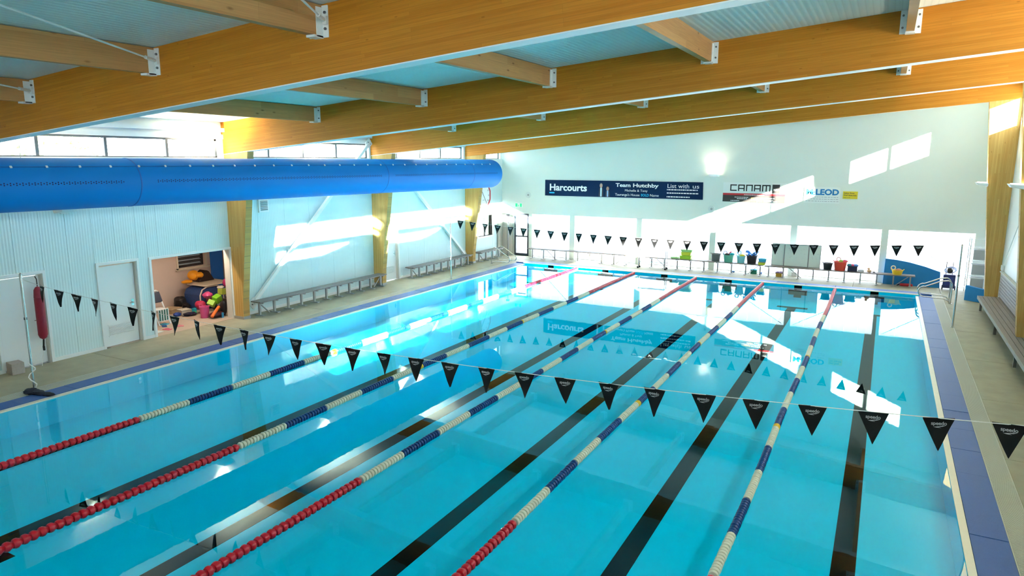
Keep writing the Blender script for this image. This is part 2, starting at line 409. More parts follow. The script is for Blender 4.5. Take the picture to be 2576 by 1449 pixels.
def panels(y0, y1, z1=3.85):
    n = max(1, round((y1-y0)/1.14)); 
    for i in range(n):
        a = y0+(y1-y0)*i/n; b = y0+(y1-y0)*(i+1)/n
        cuts = sorted(set([a, b] + [q for o_ in opens for q in o_[:2] if a < q < b]))
        for p, q in zip(cuts, cuts[1:]):
            mid = (p+q)/2; h = next((o_[2] for o_ in opens if o_[0] < mid < o_[1]), None)
            clad(p, q, h if h else 0.10, z1)
panels(YN, 4.7); panels(4.7, 11.4); panels(11.4, 17.7); panels(17.7, 24.05)
for a, b, z0, z1 in ((24.05, 25.04, .1, 3.85), (25.04, 26.5, .1, .99), (25.04, 26.5, 2.08, 3.85), (26.5, YF, .1, 3.85)): clad(a, b, z0, z1)
bs = MB()
for a, b in ((YN, 5.3), (6.38, 7.52), (8.60, 8.87), (11.44, 18.19), (19.21, YF)): bs.box(XL-.02, XL+.03, a, b, DZ, .10)
struct(bs.build('baseboard_left', WHITE))
# clerestory band on the left: sill, windows, lintel
struct(MB().box(XL-.25, XL+.02, YN, YF, 3.85, 4.58).build('trim_4', WHITE))
lt = MB(); lt.box(XL-.05, XL+.05, YN, YF, 5.08, 5.20); lt.box(XL-.02, XL+.12, YN, YF, 5.27, 5.37)
struct(lt.build('trim_5', STEELW))
for i, (y0, y1, mul) in enumerate([(4.95, 11.25, (6.57, 8.11, 9.72)), (11.75, 17.6, (13.08, 14.5, 16.02)), (17.95, 23.9, (19.3, 20.81, 22.27)), (24.35, 27.2, (25.7,))]):
    wn = wall('window_%d' % (i+1)); xx = XL-.12
    f = MB(); f.box(xx-.03, xx+.03, y0, y1, 4.58, 4.61).box(xx-.03, xx+.03, y0, y1, 5.03, 5.08)
    f.box(xx-.03, xx+.03, y0, y0+.06, 4.58, 5.08).box(xx-.03, xx+.03, y1-.06, y1, 4.58, 5.08)
    f.build('window_frame', ALU, wn)
    for m_ in mul: MB().box(xx-.06, xx+.05, m_-.035, m_+.035, 4.6, 5.06).build('mullion', ALU, wn)
    e = [y0+.03] + list(mul) + [y1-.03]
    for a, b in zip(e, e[1:]): MB().box(xx-.004, xx+.004, a, b, 4.6, 5.05).build('pane', GLASS, wn)
    MB().box(XL-.2, XL+.02, y1, y1+.14, 4.58, 5.08).build('jamb', WHITE, wn); MB().box(XL-.2, XL+.02, y0-.14, y0, 4.58, 5.08).build('jamb', WHITE, wn)

# doors on the left wall
def door(n, y0, y1, louvre=False, handle=True):
    d = wall('door_%d' % n)
    MB().box(XL-.13, XL-.09, y0+.01, y1-.03, .03, 2.0).build('door_leaf', WHITE, d, bevel=.004)
    fr = MB().box(XL-.02, XL+.035, y0-.06, y0, DZ, 2.11).box(XL-.02, XL+.035, y1, y1+.06, DZ, 2.11).box(XL-.02, XL+.035, y0, y1, 2.05, 2.11)
    fr.build('door_frame', WHITE, d)
    MB().box(XL-.22, XL-.005, y1-.02, y1, DZ, 2.05).box(XL-.22, XL-.005, y0, y0+.02, DZ, 2.05).box(XL-.22, XL-.005, y0, y1, 2.03, 2.05).build('reveal', SILL, d)
    if handle:
        MB().tube([(XL-.09, y1-.12, 1.02), (XL-.04, y1-.12, 1.02), (XL-.035, y1-.24, 1.02)], .01).box(XL-.092, XL-.083, y1-.16, y1-.09, .94, 1.10).build('door_handle', CHROME, d)
    if louvre:
        g = MB()
        g.box(XL-.092, XL-.075, y0+.15, y1-.15, .27, .29).box(XL-.092, XL-.075, y0+.15, y1-.15, .55, .57)
        g.build('grille_frame', WHITE, d)
        for k in range(8): MB().box(XL-.092, XL-.07, y0+.17, y1-.17, .31+k*.03, .325+k*.03, Matrix.Rotation(R(30), 3, 'Y')).build('louvre', WHITE, d)
door(1, 5.36, 6.32); door(2, 7.58, 8.54, True); door(3, 18.25, 19.15, True)
MB().box(XL-.02, XL+.04, 8.87, 8.93, DZ, 2.09).box(XL-.02, XL+.04, 11.38, 11.44, DZ, 2.09).box(XL-.02, XL+.04, 8.93, 11.38, 2.03, 2.09).build('opening_frame', WHITE, wl)
MB().box(XL-.25, XL-.021, 8.93, 8.95, DZ, 2.05).box(XL-.25, XL-.021, 11.36, 11.38, DZ, 2.05).build('opening_reveal', SILL, wl)
# little office window beyond the last column
wn = wall('window_6')
MB().box(XL-.2, XL+.03, 25.04, 25.10, .99, 2.08).box(XL-.2, XL+.03, 26.45, 26.51, .99, 2.08).box(XL-.2, XL+.03, 25.1, 26.45, .99, 1.05).box(XL-.2, XL+.03, 25.1, 26.45, 2.02, 2.08).build('window_frame', WHITE, wn)
MB().box(XL-.1, XL-.09, 25.1, 26.45, 1.05, 2.02).build('pane', GLASS, wn)
MB().box(XL-.13, XL-.07, 25.85, 25.95, 1.05, 2.02).build('mullion', ALU, wn)
struct(MB().box(XL-1.6, XL-1.5, 24.5, 27.4, 0, 2.6).box(XL-1.6, XL-.3, 24.4, 24.5, 0, 2.6).box(XL-1.6, XL-.3, 24.4, 27.4, 2.5, 2.6).build('wall_office', BEIGE))

# storage room behind the opening
struct(MB().box(-5.55, -5.45, 7.6, 11.85, 0, 2.6).box(-5.55, -5.45, 12.85, 13.6, 0, 2.6).box(-5.55, -5.45, 11.85, 12.85, 0, 1.18).box(-5.55, -5.45, 11.85, 12.85, 1.75, 2.6)
       .box(-5.5, XL-.25, 13.5, 13.6, 0, 2.6).box(-5.5, XL-.25, 7.6, 7.7, 0, 2.6).build('wall_storage', BEIGE))
struct(MB().box(-5.5, XL-.25, 7.6, 13.5, 2.5, 2.6).build('ceiling_storage', BEIGE))
slab(-5.5, XL, 7.7, 13.5, mat('storage_floor', (0.50, 0.40, 0.31), 0.6, noise=.1))
wn = wall('window_7')
MB().box(-5.46, -5.41, 11.80, 12.90, 1.14, 1.18).box(-5.46, -5.36, 11.76, 13.0, 1.11, 1.14).box(-5.46, -5.41, 11.80, 12.90, 1.75, 1.80).box(-5.46, -5.41, 11.80, 11.85, 1.14, 1.80).box(-5.46, -5.41, 12.85, 12.90, 1.14, 1.80).build('window_frame', mat('cream_frame', (.75, .68, .55), .5), wn)
MB().box(-5.56, -5.54, 11.85, 12.85, 1.18, 1.75).build('dark_pane', mat('dark_glass', (.03, .03, .035), .2), wn)
for k in range(7): MB().box(-5.53, -5.46, 11.88, 12.70, 1.28+k*.06, 1.288+k*.06, Matrix.Rotation(R(25), 3, 'Y')).build('louvre_blade', ALU if k % 2 else mat('pale_glass', (.5, .6, .68), .2), wn)
t = thing('ceiling_batten_light', 'warm batten lamp on the storage room ceiling, hidden above the opening', 'light', (-3.0, 10.6, 2.42))
MB().box(-3.06, -2.94, 9.9, 11.3, 2.45, 2.5).build('housing', WHITE, t); MB().box(-3.04, -2.96, 9.95, 11.25, 2.43, 2.45).build('tube_cover', mat('batten_glow', (.9, .85, .75), .5, emit=(1, .78, .55), estr=2), t)
ld = bpy.data.lights.new('batten_lamp', 'AREA'); ld.shape = 'RECTANGLE'; ld.size = .1; ld.size_y = 1.3; ld.energy = 24; ld.color = (1, .80, .62)
lo = bpy.data.objects.new('batten_lamp', ld); COL.objects.link(lo); lo.parent = t; lo.location = (0, 0, 0)

# far wall: upper wall, posts, translucent sheets, exit door
wf = MB(); wf.prism([(XL-.25, YF, 2.03), (XR+.3, YF, 2.03), (XR+.3, YF, ceil_z(XR+.3)), (XL-.25, YF, ceil_z(XL-.25))], (0, .25, 0))
wf.box(XL-.25, -1.80, YF, YF+.25, 0, 2.03).box(-1.05, -.88, YF, YF+.25, 0, 2.03).box(16.75, XR+.3, YF, YF+.25, 0, 2.03)
wfo = struct(wf.build('wall_far', WPAINT))
px_ = [1.19, 4.37, 7.56, 10.71, 13.90]
for x in px_: MB().box(x-.12, x+.12, YF-.02, YF+.2, DZ, 2.03).build('post', WPAINT, wfo)
edges = [-.88] + [q for x in px_ for q in (x-.12, x+.12)] + [16.75]
for i in range(0, len(edges), 2):
    a, b = edges[i], edges[i+1]; n = max(1, round((b-a)/.5))
    for k in range(n):
        p = a+(b-a)*k/n; q = a+(b-a)*(k+1)/n
        MB().box(p+.004, q-.004, YF+.10, YF+.108, .06, 2.05).build('translucent_sheet', TRANSL, wfo)
    MB().box(a, b, YF+.05, YF+.16, DZ, .06).build('sill_rail', WHITE, wfo)
    br_ = MB()
    if i in (0, 6): br_.tube([(a+.1, YF+.06, .35), (b-.1, YF+.06, 1.98)], .010, 5)
    else: br_.tube([(a+.1, YF+.06, 1.98), (b-.1, YF+.06, .35)], .010, 5)
    br_.build('brace_wire', BOLT, wfo)
wfo_seam = MB()
for x in (1.6, 7.9, 10.4): pass
d4 = wall('door_4')
MB().box(-1.80, -1.72, YF-.03, YF+.06, DZ, 2.03).box(-1.12, -1.05, YF-.03, YF+.06, DZ, 2.03).box(-1.72, -1.12, YF-.03, YF+.06, 1.95, 2.03).box(-1.72, -1.12, YF-.03, YF+.06, DZ, .14).box(-1.72, -1.12, YF-.03, YF+.06, .92, .98).build('door_frame', DFRAME, d4)
for z0, z1 in ((.14, .92), (.98, 1.95)): MB().box(-1.72, -1.12, YF+.01, YF+.02, z0, z1).build('pane', GLASS, d4)
MB().box(-1.60, -1.16, YF-.035, YF-.02, 1.80, 1.86).build('door_closer', GALV, d4)
MB().box(XL+.02, XL+.09, YF-.5, YF-.02, DZ, 1.95).box(XL+.1, XL+.32, YF-.12, YF-.06, DZ, 1.95).box(XL+.33, XL+.62, YF-.1, YF-.04, DZ, 1.95).build('panel_leaf', mat('beige_leaf', (.50, .48, .42), .6), d4)

# right wall: clerestory windows between the columns
wrm = MB().box(XR, XR+.25, YN, YF, 0, 5.66).prism([(XR, YN, 6.60), (XR+.25, YN, 6.60), (XR+.25, YN, ceil_z(XR)), (XR, YN, ceil_z(XR))], (0, YF-YN, 0))
for a, b in ((YN, .2), (4.63, 4.91), (11.36, 11.62), (17.66, 17.92), (23.98, 24.2), (25.98, YF)): wrm.box(XR, XR+.25, a, b, 5.66, 6.60)
wr = struct(wrm.build('wall_right', WHITE))
for i, (y0, y1, n) in enumerate([(.2, 4.63, 3), (4.91, 11.36, 4), (11.62, 17.66, 4), (17.92, 23.98, 4), (24.2, 25.98, 2)]):
    wn = wall('window_%d' % (8+i)); xx = XR+.12
    MB().box(xx-.03, xx+.03, y0, y1, 5.66, 5.71).box(xx-.03, xx+.03, y0, y1, 6.55, 6.60).box(xx-.03, xx+.03, y0, y0+.04, 5.66, 6.6).box(xx-.03, xx+.03, y1-.04, y1, 5.66, 6.6).build('window_frame', WHITE, wn)
    for k in range(1, n): yy = y0+(y1-y0)*k/n; MB().box(xx-.03, xx+.03, yy-.033, yy+.033, 5.69, 6.57).build('mullion', WHITE, wn)
    for k in range(n): MB().box(xx-.003, xx+.003, y0+(y1-y0)*k/n, y0+(y1-y0)*(k+1)/n, 5.69, 6.57).build('pane', GLASS, wn)

# near wall behind the viewer, with a glazed band added to let sky light in
nw = MB().box(XL-.25, XR+.3, YN-.25, YN, 0, 4.3).prism([(XL-.25, YN, 5.2), (XR+.3, YN, 5.2), (XR+.3, YN, ceil_z(XR+.3)), (XL-.25, YN, ceil_z(XL-.25))], (0, -.25, 0))
for k in range(6): x = XL-.25+k*3.9; nw.box(x, x+.5, YN-.25, YN, 4.3, 5.2)
struct(nw.build('wall_near', WHITE))
wn = wall('window_13')
MB().box(XL, XR, YN-.13, YN-.12, 4.3, 5.2).build('pane', GLASS, wn)

struct(MB().box(XL-3, XR+12, YN-6.5, YN-.25, 5.30, 5.45).build('ceiling_sun_block', WHITE))  # unseen slab outside, added to keep the sun out of the near glazing
# ceiling
cm = MB().prism([(XL-.25, YN, ceil_z(XL-.25)), (XR+.3, YN, ceil_z(XR+.3)), (XR+.3, YN, ceil_z(XR+.3)+.15), (XL-.25, YN, ceil_z(XL-.25)+.15)], (0, YF+.25-YN, 0))
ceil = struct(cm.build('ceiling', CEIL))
for j in range(5):
    a = BY[j]+BT; b = BY[j+1] if j < 4 else YF
    for off in (0.55,):
        MB().prism([(XL, a+off, ceil_z(XL)-.006), (XR, a+off, ceil_z(XR)-.006), (XR, a+off, ceil_z(XR)), (XL, a+off, ceil_z(XL))], (0, .012, 0)).build('sheet_joint', mat('joint_grey', (.42, .48, .50), .6), ceil)

# ------------------------------------------------------------------ glulam beams, columns, purlins
bm_lab = ['', 'nearest laminated timber roof beam, crossing the top of the picture', 'second laminated timber roof beam from the viewer, over the storage opening end',
          'third laminated timber roof beam, between the second and the farthest', 'farthest laminated timber roof beam, directly in front of the white end wall']
ang = math.atan(0.0893)
for j, y in enumerate(BY):
    if j == 0: lab = 'laminated timber roof beam directly above the viewer'
    else: lab = bm_lab[j]
    bt = thing('roof_beam', lab, 'beam', (XL, y, bot_z(XL)), 'laminated roof beams across the pool')
    Lx = (XR-XL)/math.cos(ang); d0 = (ceil_z(XL)-bot_z(XL))*math.cos(ang)
    b = MB().prism([(0, 0, 0), (Lx, 0, 0), (Lx-.08, 0, d0-.008), (-.08, 0, d0)], (0, BT, 0))
    o = b.build('beam_body', WOODB, None); o.parent = bt; o.rotation_euler = (0, -ang, 0)
    if j < 4:
        s_ = MB().box(0, Lx, 0.0, BT, -.014, 0); o = s_.build('soffit_strip', WHITE, None); o.parent = bt; o.rotation_euler = (0, -ang, 0)

cl_lab = {'L': ['', 'tapered timber column left of the white doors', 'tapered timber column right of the storage opening',
                'tapered timber column on the left wall between two slatted benches', 'tapered timber column on the left wall beside the big red clock'],
          'R': ['', '', '', 'timber column cut by the right edge of the picture, behind the long bench', 'tall tapered timber column at the far right end of the pool hall']}
for j, y in enumerate(BY):
    if j:
        c_ = thing('timber_column', cl_lab['L'][j], 'column', (-2.5, y, DZ), 'tapered timber columns')
        zt = bot_z(XL)
        m_ = MB().prism([(XL+.002, y+.01, .1), (XL+.38, y+.01, .1), (XL+.40, y+.01, .6), (XL+.95, y+.01, bot_z(XL+.95)+.001), (XL+.002, y+.01, bot_z(XL))], (0, BT-.02, 0))
        m_.build('column_body', WOODC, c_)
        MB().box(XL+.002, XL+.40, y-.005, y+BT+.005, DZ, .10).build('steel_shoe', GALV, c_)
        for k in range(1, 9):
            z = .1+k*.52; xi = XL+.40+(z-.6)*(.55/(bot_z(XL+.95)-.6)) if z > .6 else XL+.385
            if z < 4.3: MB().box(xi-.01, xi+.003, y+.012, y+BT-.012, z-.004, z+.004).build('face_joint', JOINT, c_)
    lab = cl_lab['R'][j] or ('timber column on the right wall out of the picture, number %d from the gallery' % (j+1))
    c_ = thing('timber_column', lab, 'column', (XR, y, DZ), 'tapered timber columns')
    zb = bot_z(16.35)
    MB().prism([(16.88, y+.01, .1), (XR-.002, y+.01, .1), (XR-.002, y+.01, bot_z(XR)), (16.35, y+.01, zb)], (0, BT-.02, 0)).build('column_body', WOODC, c_)
    MB().box(16.87, XR-.002, y-.005, y+BT+.005, DZ, .1).build('steel_shoe', GALV, c_)

PX = [0.97, 4.22, 7.44, 10.70, 13.92]
nth = ['leftmost', 'second', 'third', 'fourth', 'rightmost']
bayn = ['bay nearest the viewer', 'bay just past the nearest roof beam', 'bay past the second roof beam', 'bay past the third roof beam', 'bay against the end wall']
for j in range(5):
    y0 = BY[j]+BT; y1 = BY[j+1] if j < 4 else YF
    for i, x in enumerate(PX):
        p = thing('purlin', '%s timber purlin in the roof %s' % (nth[i] + (' from the left' if 0 < i < 4 else ''), bayn[j]), 'purlin', (x, (y0+y1)/2, ceil_z(x)-.36), 'roof purlins')
        zt = ceil_z(x-.06); zb_ = zt-.36
        MB().box(x-.06, x+.06, y0+.014, y1-.014, zb_, zt).build('purlin_body', WOODP, p)
        for yy, s in ((y0, 1), (y1, -1)):
            h = MB().box(x-.155, x+.155, min(yy, yy+s*.012), max(yy, yy+s*.012), zb_-.02, zt-.005)
            h.box(x-.07, x-.06, min(yy, yy+s*.12), max(yy, yy+s*.12), zb_-.02, zt-.03).box(x+.06, x+.07, min(yy, yy+s*.12), max(yy, yy+s*.12), zb_-.02, zt-.03)
            h.box(x-.07, x+.07, min(yy, yy+s*.16), max(yy, yy+s*.16), zb_-.03, zb_-.001)
            ho = h.build('hanger', STEELW, p)
            if s < 0:
                bo = MB()
                for bx in (-.115, .115):
                    for bz in (.08, .27): bo.lathe([(.018, 0), (.018, -.02), (.001, -.02)], (x+bx, yy-.012, zb_+bz), 'y', 6)
                bo.build('bolts', BOLT, p)
# diagonal roof bracing rods in the nearest bay
for i, lab in enumerate(['thin white bracing rod under the roof at the far left edge', 'long white bracing rod crossing the upper left corner', 'white bracing rod at the top edge left of centre', 'white bracing rod above the picture near the right side']):
    a = Vector((PX[i]+.12, BY[1]-.04, ceil_z(PX[i])-.19)); b = Vector((PX[i+1]-.12, BY[0]+BT+.03, ceil_z(PX[i+1])-.22))
    t = thing('bracing_rod', lab, 'rod', tuple(a), 'roof bracing rods')
    MB().tube([a+(b-a)*.04, b], .013, 8).build('rod', STEELW, t, smooth=True)
    MB().tube([a+(b-a)*.005, a+(b-a)*.045], .026, 8).build('turnbuckle', STEELW, t)
    MB().box(a.x-.02, a.x+.04, a.y-.01, a.y+.028, a.z-.05, a.z+.05).build('fixing_plate', STEELW, t)

# diagonal steel braces on the left wall
for (p, q, lab) in [((XL+.10, 12.0, .36), (XL+.12, 17.48, 5.10), 'white steel diagonal brace rising right from behind the long bench'),
                    ((XL+.10, 23.78, .46), (XL+.12, 18.12, 5.10), 'white steel diagonal brace rising left beside the far column')]:
    t = thing('steel_brace', lab, 'brace', p, 'diagonal wall braces')
    v = Vector(q)-Vector(p); n = Vector((1, 0, 0)); u = v.normalized().cross(n)*.05
    P_ = Vector(p)
    MB().add([P_+u+n*.05, P_-u+n*.05, P_-u-n*.05, P_+u-n*.05, P_+v+u+n*.05, P_+v-u+n*.05, P_+v-u-n*.05, P_+v+u-n*.05],
             [(0,1,2,3), (7,6,5,4), (0,4,5,1), (1,5,6,2), (2,6,7,3), (3,7,4,0)]).build('brace_bar', STEELW, t)
    for e, s in ((p, 1), (q, -1)):
        e = Vector(e); MB().box(e.x-.012, e.x+.012, e.y-.13, e.y+.13, e.z-.13, e.z+.13, Matrix.Rotation(R(40), 3, 'X')).build('gusset_plate', STEELW, t)
        bo = MB()
        for k in (-.05, .05): bo.lathe([(.02, 0), (.02, .03), (.001, .03)], (e.x+.012, e.y+k, e.z+k*.6*s), 'x', 6)
        bo.build('bolts', BOLT, t)

# ------------------------------------------------------------------ lights that hang in the hall
def uplight(x, y, z, dx, dy, lab, power, tilt=(0, 0)):
    """dx,dy: unit direction out of the wall"""
    t = thing('wall_uplighter', lab, 'light', (x, y, z), 'wall uplighters')
    a = math.atan2(dy, dx); rot = Matrix.Rotation(a, 3, 'Z')
    def tr(vs): return [rot @ Vector(v) + Vector((x, y, z)) for v in vs]
    m = MB(); m.v = tr([(0.03, -.20, -.02), (.03, .20, -.02), (.30, .17, .02), (.30, -.17, .02), (0.03, -.22, .08), (.03, .22, .08), (.36, .19, .10), (.36, -.19, .10)])
    m.f = [(0, 1, 2, 3), (0, 4, 5, 1), (1, 5, 6, 2), (2, 6, 7, 3), (3, 7, 4, 0), (4, 7, 6, 5)]
    m.build('housing', WHITE, t, bevel=.012)
    b2 = MB(); b2.v = tr([(0, -.05, -.04), (0, .05, -.04), (.06, .05, -.04), (.06, -.05, -.04), (0, -.05, .1), (0, .05, .1), (.06, .05, .06), (.06, -.05, .06)])
    b2.f = list(m.f); b2.build('bracket', WHITE, t)
    g = MB(); g.v = tr([(.06, -.16, .104), (.06, .16, .104), (.30, .14, .112), (.30, -.14, .112)]); g.f = [(0, 1, 2, 3)]
    g.build('lens', mat('lamp_lens', (.9, .9, .85), .4, emit=(1, .86, .62), estr=14), t)
    ld = bpy.data.lights.new('lamp', 'SPOT'); ld.energy = power; ld.spot_size = R(120); ld.spot_blend = .8; ld.color = (1, .88, .66); ld.shadow_soft_size = .12
    lo = bpy.data.objects.new('lamp', ld); COL.objects.link(lo); lo.parent = t; lo.location = rot @ Vector((.2, 0, .17)); lo.rotation_euler = (R(180), 0, 0)
    d = rot @ Vector((tilt[0], tilt[1], 1)); lo.rotation_euler = d.to_track_quat('-Z', 'Y').to_euler()
    return t
uplight(XL, 6.9, 3.36, 1, 0, 'white floodlight under the blue duct above the white doors', 150)
uplight(XL, 10.6, 4.0, 1, 0, 'white floodlight hidden behind the blue duct above the storage opening', 500)
uplight(XL, 14.8, 4.0, 1, 0, 'white floodlight hidden behind the blue duct over the long bench', 500)
uplight(XL, 19.3, 3.36, 1, 0, 'white floodlight above the louvred door on the left wall', 300)
uplight(XL, 20.4, 4.0, 1, 0, 'white floodlight hidden behind the blue duct before the far column', 500)
uplight(7.5, YF, 3.90, 0, -1, 'white uplighter on the end wall right of the long navy banner', 34, (-.1, 0))
uplight(16.66, 17.80, 3.95, -1, 0, 'white uplighter on the column at the right edge of the picture', 260)
uplight(16.60, 24.15, 3.82, -1, 0, 'white uplighter on the tall column at the far right', 200)
uplight(16.66, 11.5, 3.95, -1, 0, 'white uplighter on the right wall beside the viewer, out of the picture', 260)
uplight(16.66, 5.2, 3.95, -1, 0, 'white uplighter on the right wall below the viewer, out of the picture', 260)

# ------------------------------------------------------------------ the blue fabric duct
def dr(y): return .475 + (y+3)*(.565-.475)/26.0
dx0 = -0.6
dt = thing('air_duct', 'long round bright blue fabric air duct along the left wall', 'duct', (dx0, 10, 3.45))
m_ = MB(); prof = []
yy = -4.0
while yy <= 22.7: prof.append((dr(yy), yy)); yy += .445
prof += [(dr(22.9)*k, 22.9+.35*math.sqrt(max(0, 1-k*k))) for k in (1.0, .97, .9, .78, .6, .35, .0)]
# gentle sag keeps the top at eye height
me = MB().lathe(prof, (0, 0, 0), 'y', 40)
for i, v in enumerate(me.v): me.v[i] = (v[0]+dx0, v[1], v[2]+4.555-dr(min(v[1], 22.9)))
me.build('duct_skin', DUCT, dt, smooth=True)
for ys_ in (0.2, 7.25, 15.6, 20.8):
    r_ = dr(ys_)+.006; MB().lathe([(r_-.01, -.02), (r_, -.012), (r_, .012), (r_-.01, .02)], (dx0, ys_, 4.555-dr(ys_)), 'y', 40).build('seam_band', mat('duct_seam', (.005, .12, .46), .6), dt, smooth=True)
# nozzle holes: two slant-wise rows, and the row of white clips above
ho = MB(); DARKH = mat('nozzle_hole', (.002, .012, .10), .7)
def onduct(y, a, off=.003):
    r_ = dr(y)+off; return Vector((dx0+r_*math.cos(a), y, 4.555-dr(y)+r_*math.sin(a)))
y = -1.0; k = 0
while y < 22.6:
    if min(abs(y-s) for s in (0.2, 7.25, 15.6)) > .35:
        for a in ((R(5.5), R(1.5)) if k % 2 == 0 else (R(3.5),)):
            c0 = onduct(y, a, .002); tx = Vector((0, 1, 0)); tz = Vector((-math.sin(a), 0, math.cos(a))); r0 = .014
            ho.add([c0+(tx*math.cos(q)+tz*math.sin(q))*r0 for q in [i*math.pi/3 for i in range(6)]], [tuple(range(6))])
    y += .052; k += 1
stuff(ho.build('nozzle_holes', DARKH, dt))
yy = 4.2
while yy < 22.7:
    a = R(42); c0 = onduct(yy, a, .0)
    MB().box(c0.x-.012, c0.x+.02, c0.y-.018, c0.y+.018, c0.z-.02, c0.z+.022, Matrix.Rotation(-a, 3, 'Y')).build('clip', PRINTW, dt)
    yy += .62
MB().tube([onduct(q, R(42), .004) for q in [i*.9 for i in range(0, 26)]], .006, 5).build('suspension_cord', mat('duct_cord', (.01, .08, .30), .6), dt)
for yy in (5.2, 11.5, 17.8): MB().tube([(dx0, yy, 4.55), (dx0, yy, bot_z(dx0)+.02)], .005, 5).build('hanger_wire', GALV, dt)

# ------------------------------------------------------------------ lane ropes
def disc(r, l):
    return MB().lathe([(.016, -l/2), (r*.86, -l/2), (r, -l*.28), (r, l*.02), (r*.80, l*.22), (r*.55, l*.5), (.016, l*.5)], (0, 0, 0), 'y', 12)
DM = {'red': disc(.062, .096).mesh('float', RED, True), 'white': disc(.060, .060).mesh('float', CREAM, True), 'blue': disc(.060, .060).mesh('float', NAVY, True), 'yel': disc(.062, .066).mesh('float', YEL, True)}
DP = {k: MB() for k in DM}
def band(y):
    if y < 5 or y > 20: return 'red'
    if abs(y-10.03) < .035 or abs(y-14.97) < .035: return 'yel'
    q = int(y)
    return 'blue' if q in (6, 8, 10, 12, 14, 16, 18) else 'white'
rl = ['leftmost', 'second', 'third', 'fourth', 'rightmost']
for k in range(5):
    x = 2.5+2.5*k
    t = thing('lane_rope', '%s of five floating lane ropes with red, white and blue bands' % (rl[k] if k in (0, 4) else rl[k]+' from the left'), 'lane rope', (x, 12.5, 0), 'lane ropes')
    MB().tube([(x, 0, .03), (x, 25, .03)], .010, 6).build('cable', ROPEW, t)
    far = {c_: MB() for c_ in DM}; y = .06; wob = random.uniform(0, 6)
    while y < 24.95:
        c_ = band(y); stp = .100 if c_ == 'red' else .0667
        xx = x+.012*math.sin(y*.9+wob)+random.uniform(-.002, .002)
        if y < 11.05 :
            o = bpy.data.objects.new('float', DM[c_]); COL.objects.link(o); o.parent = t; o.location = (xx-x, y-12.5, .024+random.uniform(-.002, .002)); o.rotation_euler = (R(random.uniform(-4, 4)), 0, R(random.uniform(-4, 4)))
        else:
            r_ = .06; l_ = .088 if c_ == 'red' else .056
            far[c_].lathe([(r_*.86, -l_/2), (r_, -l_*.2), (r_, l_*.05), (r_*.55, l_*.5)], (xx, y, .024), 'y', 10)
        y += stp
    for c_, m in far.items():
        if m.v: stuff(m.build('far_floats', {'red': RED, 'white': CREAM, 'blue': NAVY, 'yel': YEL}[c_], t, smooth=True))

# ------------------------------------------------------------------ backstroke flags
def flag_mesh(ph):
    m = MB(); n = 4; W_, H_ = .26, .31; rows = []
    for i in range(n+1):
        z = -H_*i/n; hw = W_/2*(1-i/n)+.002
        rows.append([(-hw, .018*math.sin(ph+i*.9)*i/n, z), (0, .016*math.sin(ph+.8+i*.9)*i/n, z), (hw, .018*math.sin(ph+1.6+i*.9)*i/n, z)])
    vs = [Vector(v) for r_ in rows for v in r_]; N = len(vs); vs += [v+Vector((0, .003, 0)) for v in vs]
    fs = []
    for i in range(n):
        for k in range(2):
            a = i*3+k; fs.append((a, a+1, a+4, a+3)); fs.append((a+N, a+3+N, a+4+N, a+1+N))
        fs += [(i*3, i*3+3, i*3+3+N, i*3+N), (i*3+2, i*3+2+N, i*3+5+N, i*3+5)]
    fs += [(0, 0+N, 1+N, 1), (1, 1+N, 2+N, 2)]
    m.add(vs, fs)
    m.tube([(-W_/2, .0015, .002), (W_/2, .0015, .002)], .006, 5)
    return m.mesh('flag', FLAGM, True)
FM = [flag_mesh(p) for p in (0.0, 1.1, 2.3, 3.4)]
LOGO1 = text_mesh('speedo', .047, PRINTG, .0006, align='CENTER', ext=.0008, spx=.95)
sw = MB(); 
sw.add([(-.045, 0, 0), (.062, .0, .018), (.03, 0, .004), (.0, 0, .001)], [(0, 3, 2, 1)])
sw.add([(-.045, 0, 0), (-.01, 0, .001), (.02, 0, -.008), (-.02, 0, -.006)], [(0, 1, 2, 3)])
SW = sw.mesh('boomerang_mark', PRINTG)
def flags(y, x0, zf, n, lab, xa, xb, za, zb):
    t = thing('flag_line', lab, 'pennants', (7.5, y, zf(7.5)-.3), 'lines of backstroke pennants')
    pts = [(xa, y, za)] + [(x0+.535*i, y, zf(x0+.535*i)) for i in range(n)] + [(xb, y, zb)]
    MB().tube(pts, .0045, 5).build('cord', ROPEW, t)
    for i in range(n):
        x = x0+.535*i; z = zf(x); sl = (zf(x+.1)-zf(x-.1))/.2
        if y < 10: rz = R(random.uniform(-14, 14)) if x > 5 else R(random.uniform(-22, 8))
        else: rz = R(random.uniform(-8, 8))
        f = put('flag', FM[(i*7+3) % 4], t, (x, y, z-.004), (R(random.uniform(-5, 5)), -math.atan(sl), rz))
        for me_, dz in ((LOGO1, -.058), (SW, -.078)):
            o = bpy.data.objects.new('logo', me_); COL.objects.link(o); o.parent = f; o.location = (0, -.011, dz); o.rotation_euler = (R(90), 0, 0) if me_ is LOGO1 else (0, 0, 0)
    return t
flags(5.0, -.02, lambda x: 1.972+.0046*(x-6.8)**2, 31, 'nearer line of black triangular pennants strung low across the pool', -.72, 16.2, 2.27, 2.42)
flags(20.07, -.25, lambda x: 2.015+.0046*(x-7.4)**2, 29, 'farther line of small black triangular pennants in front of the end wall', -.70, 15.76, 2.32, 2.31)

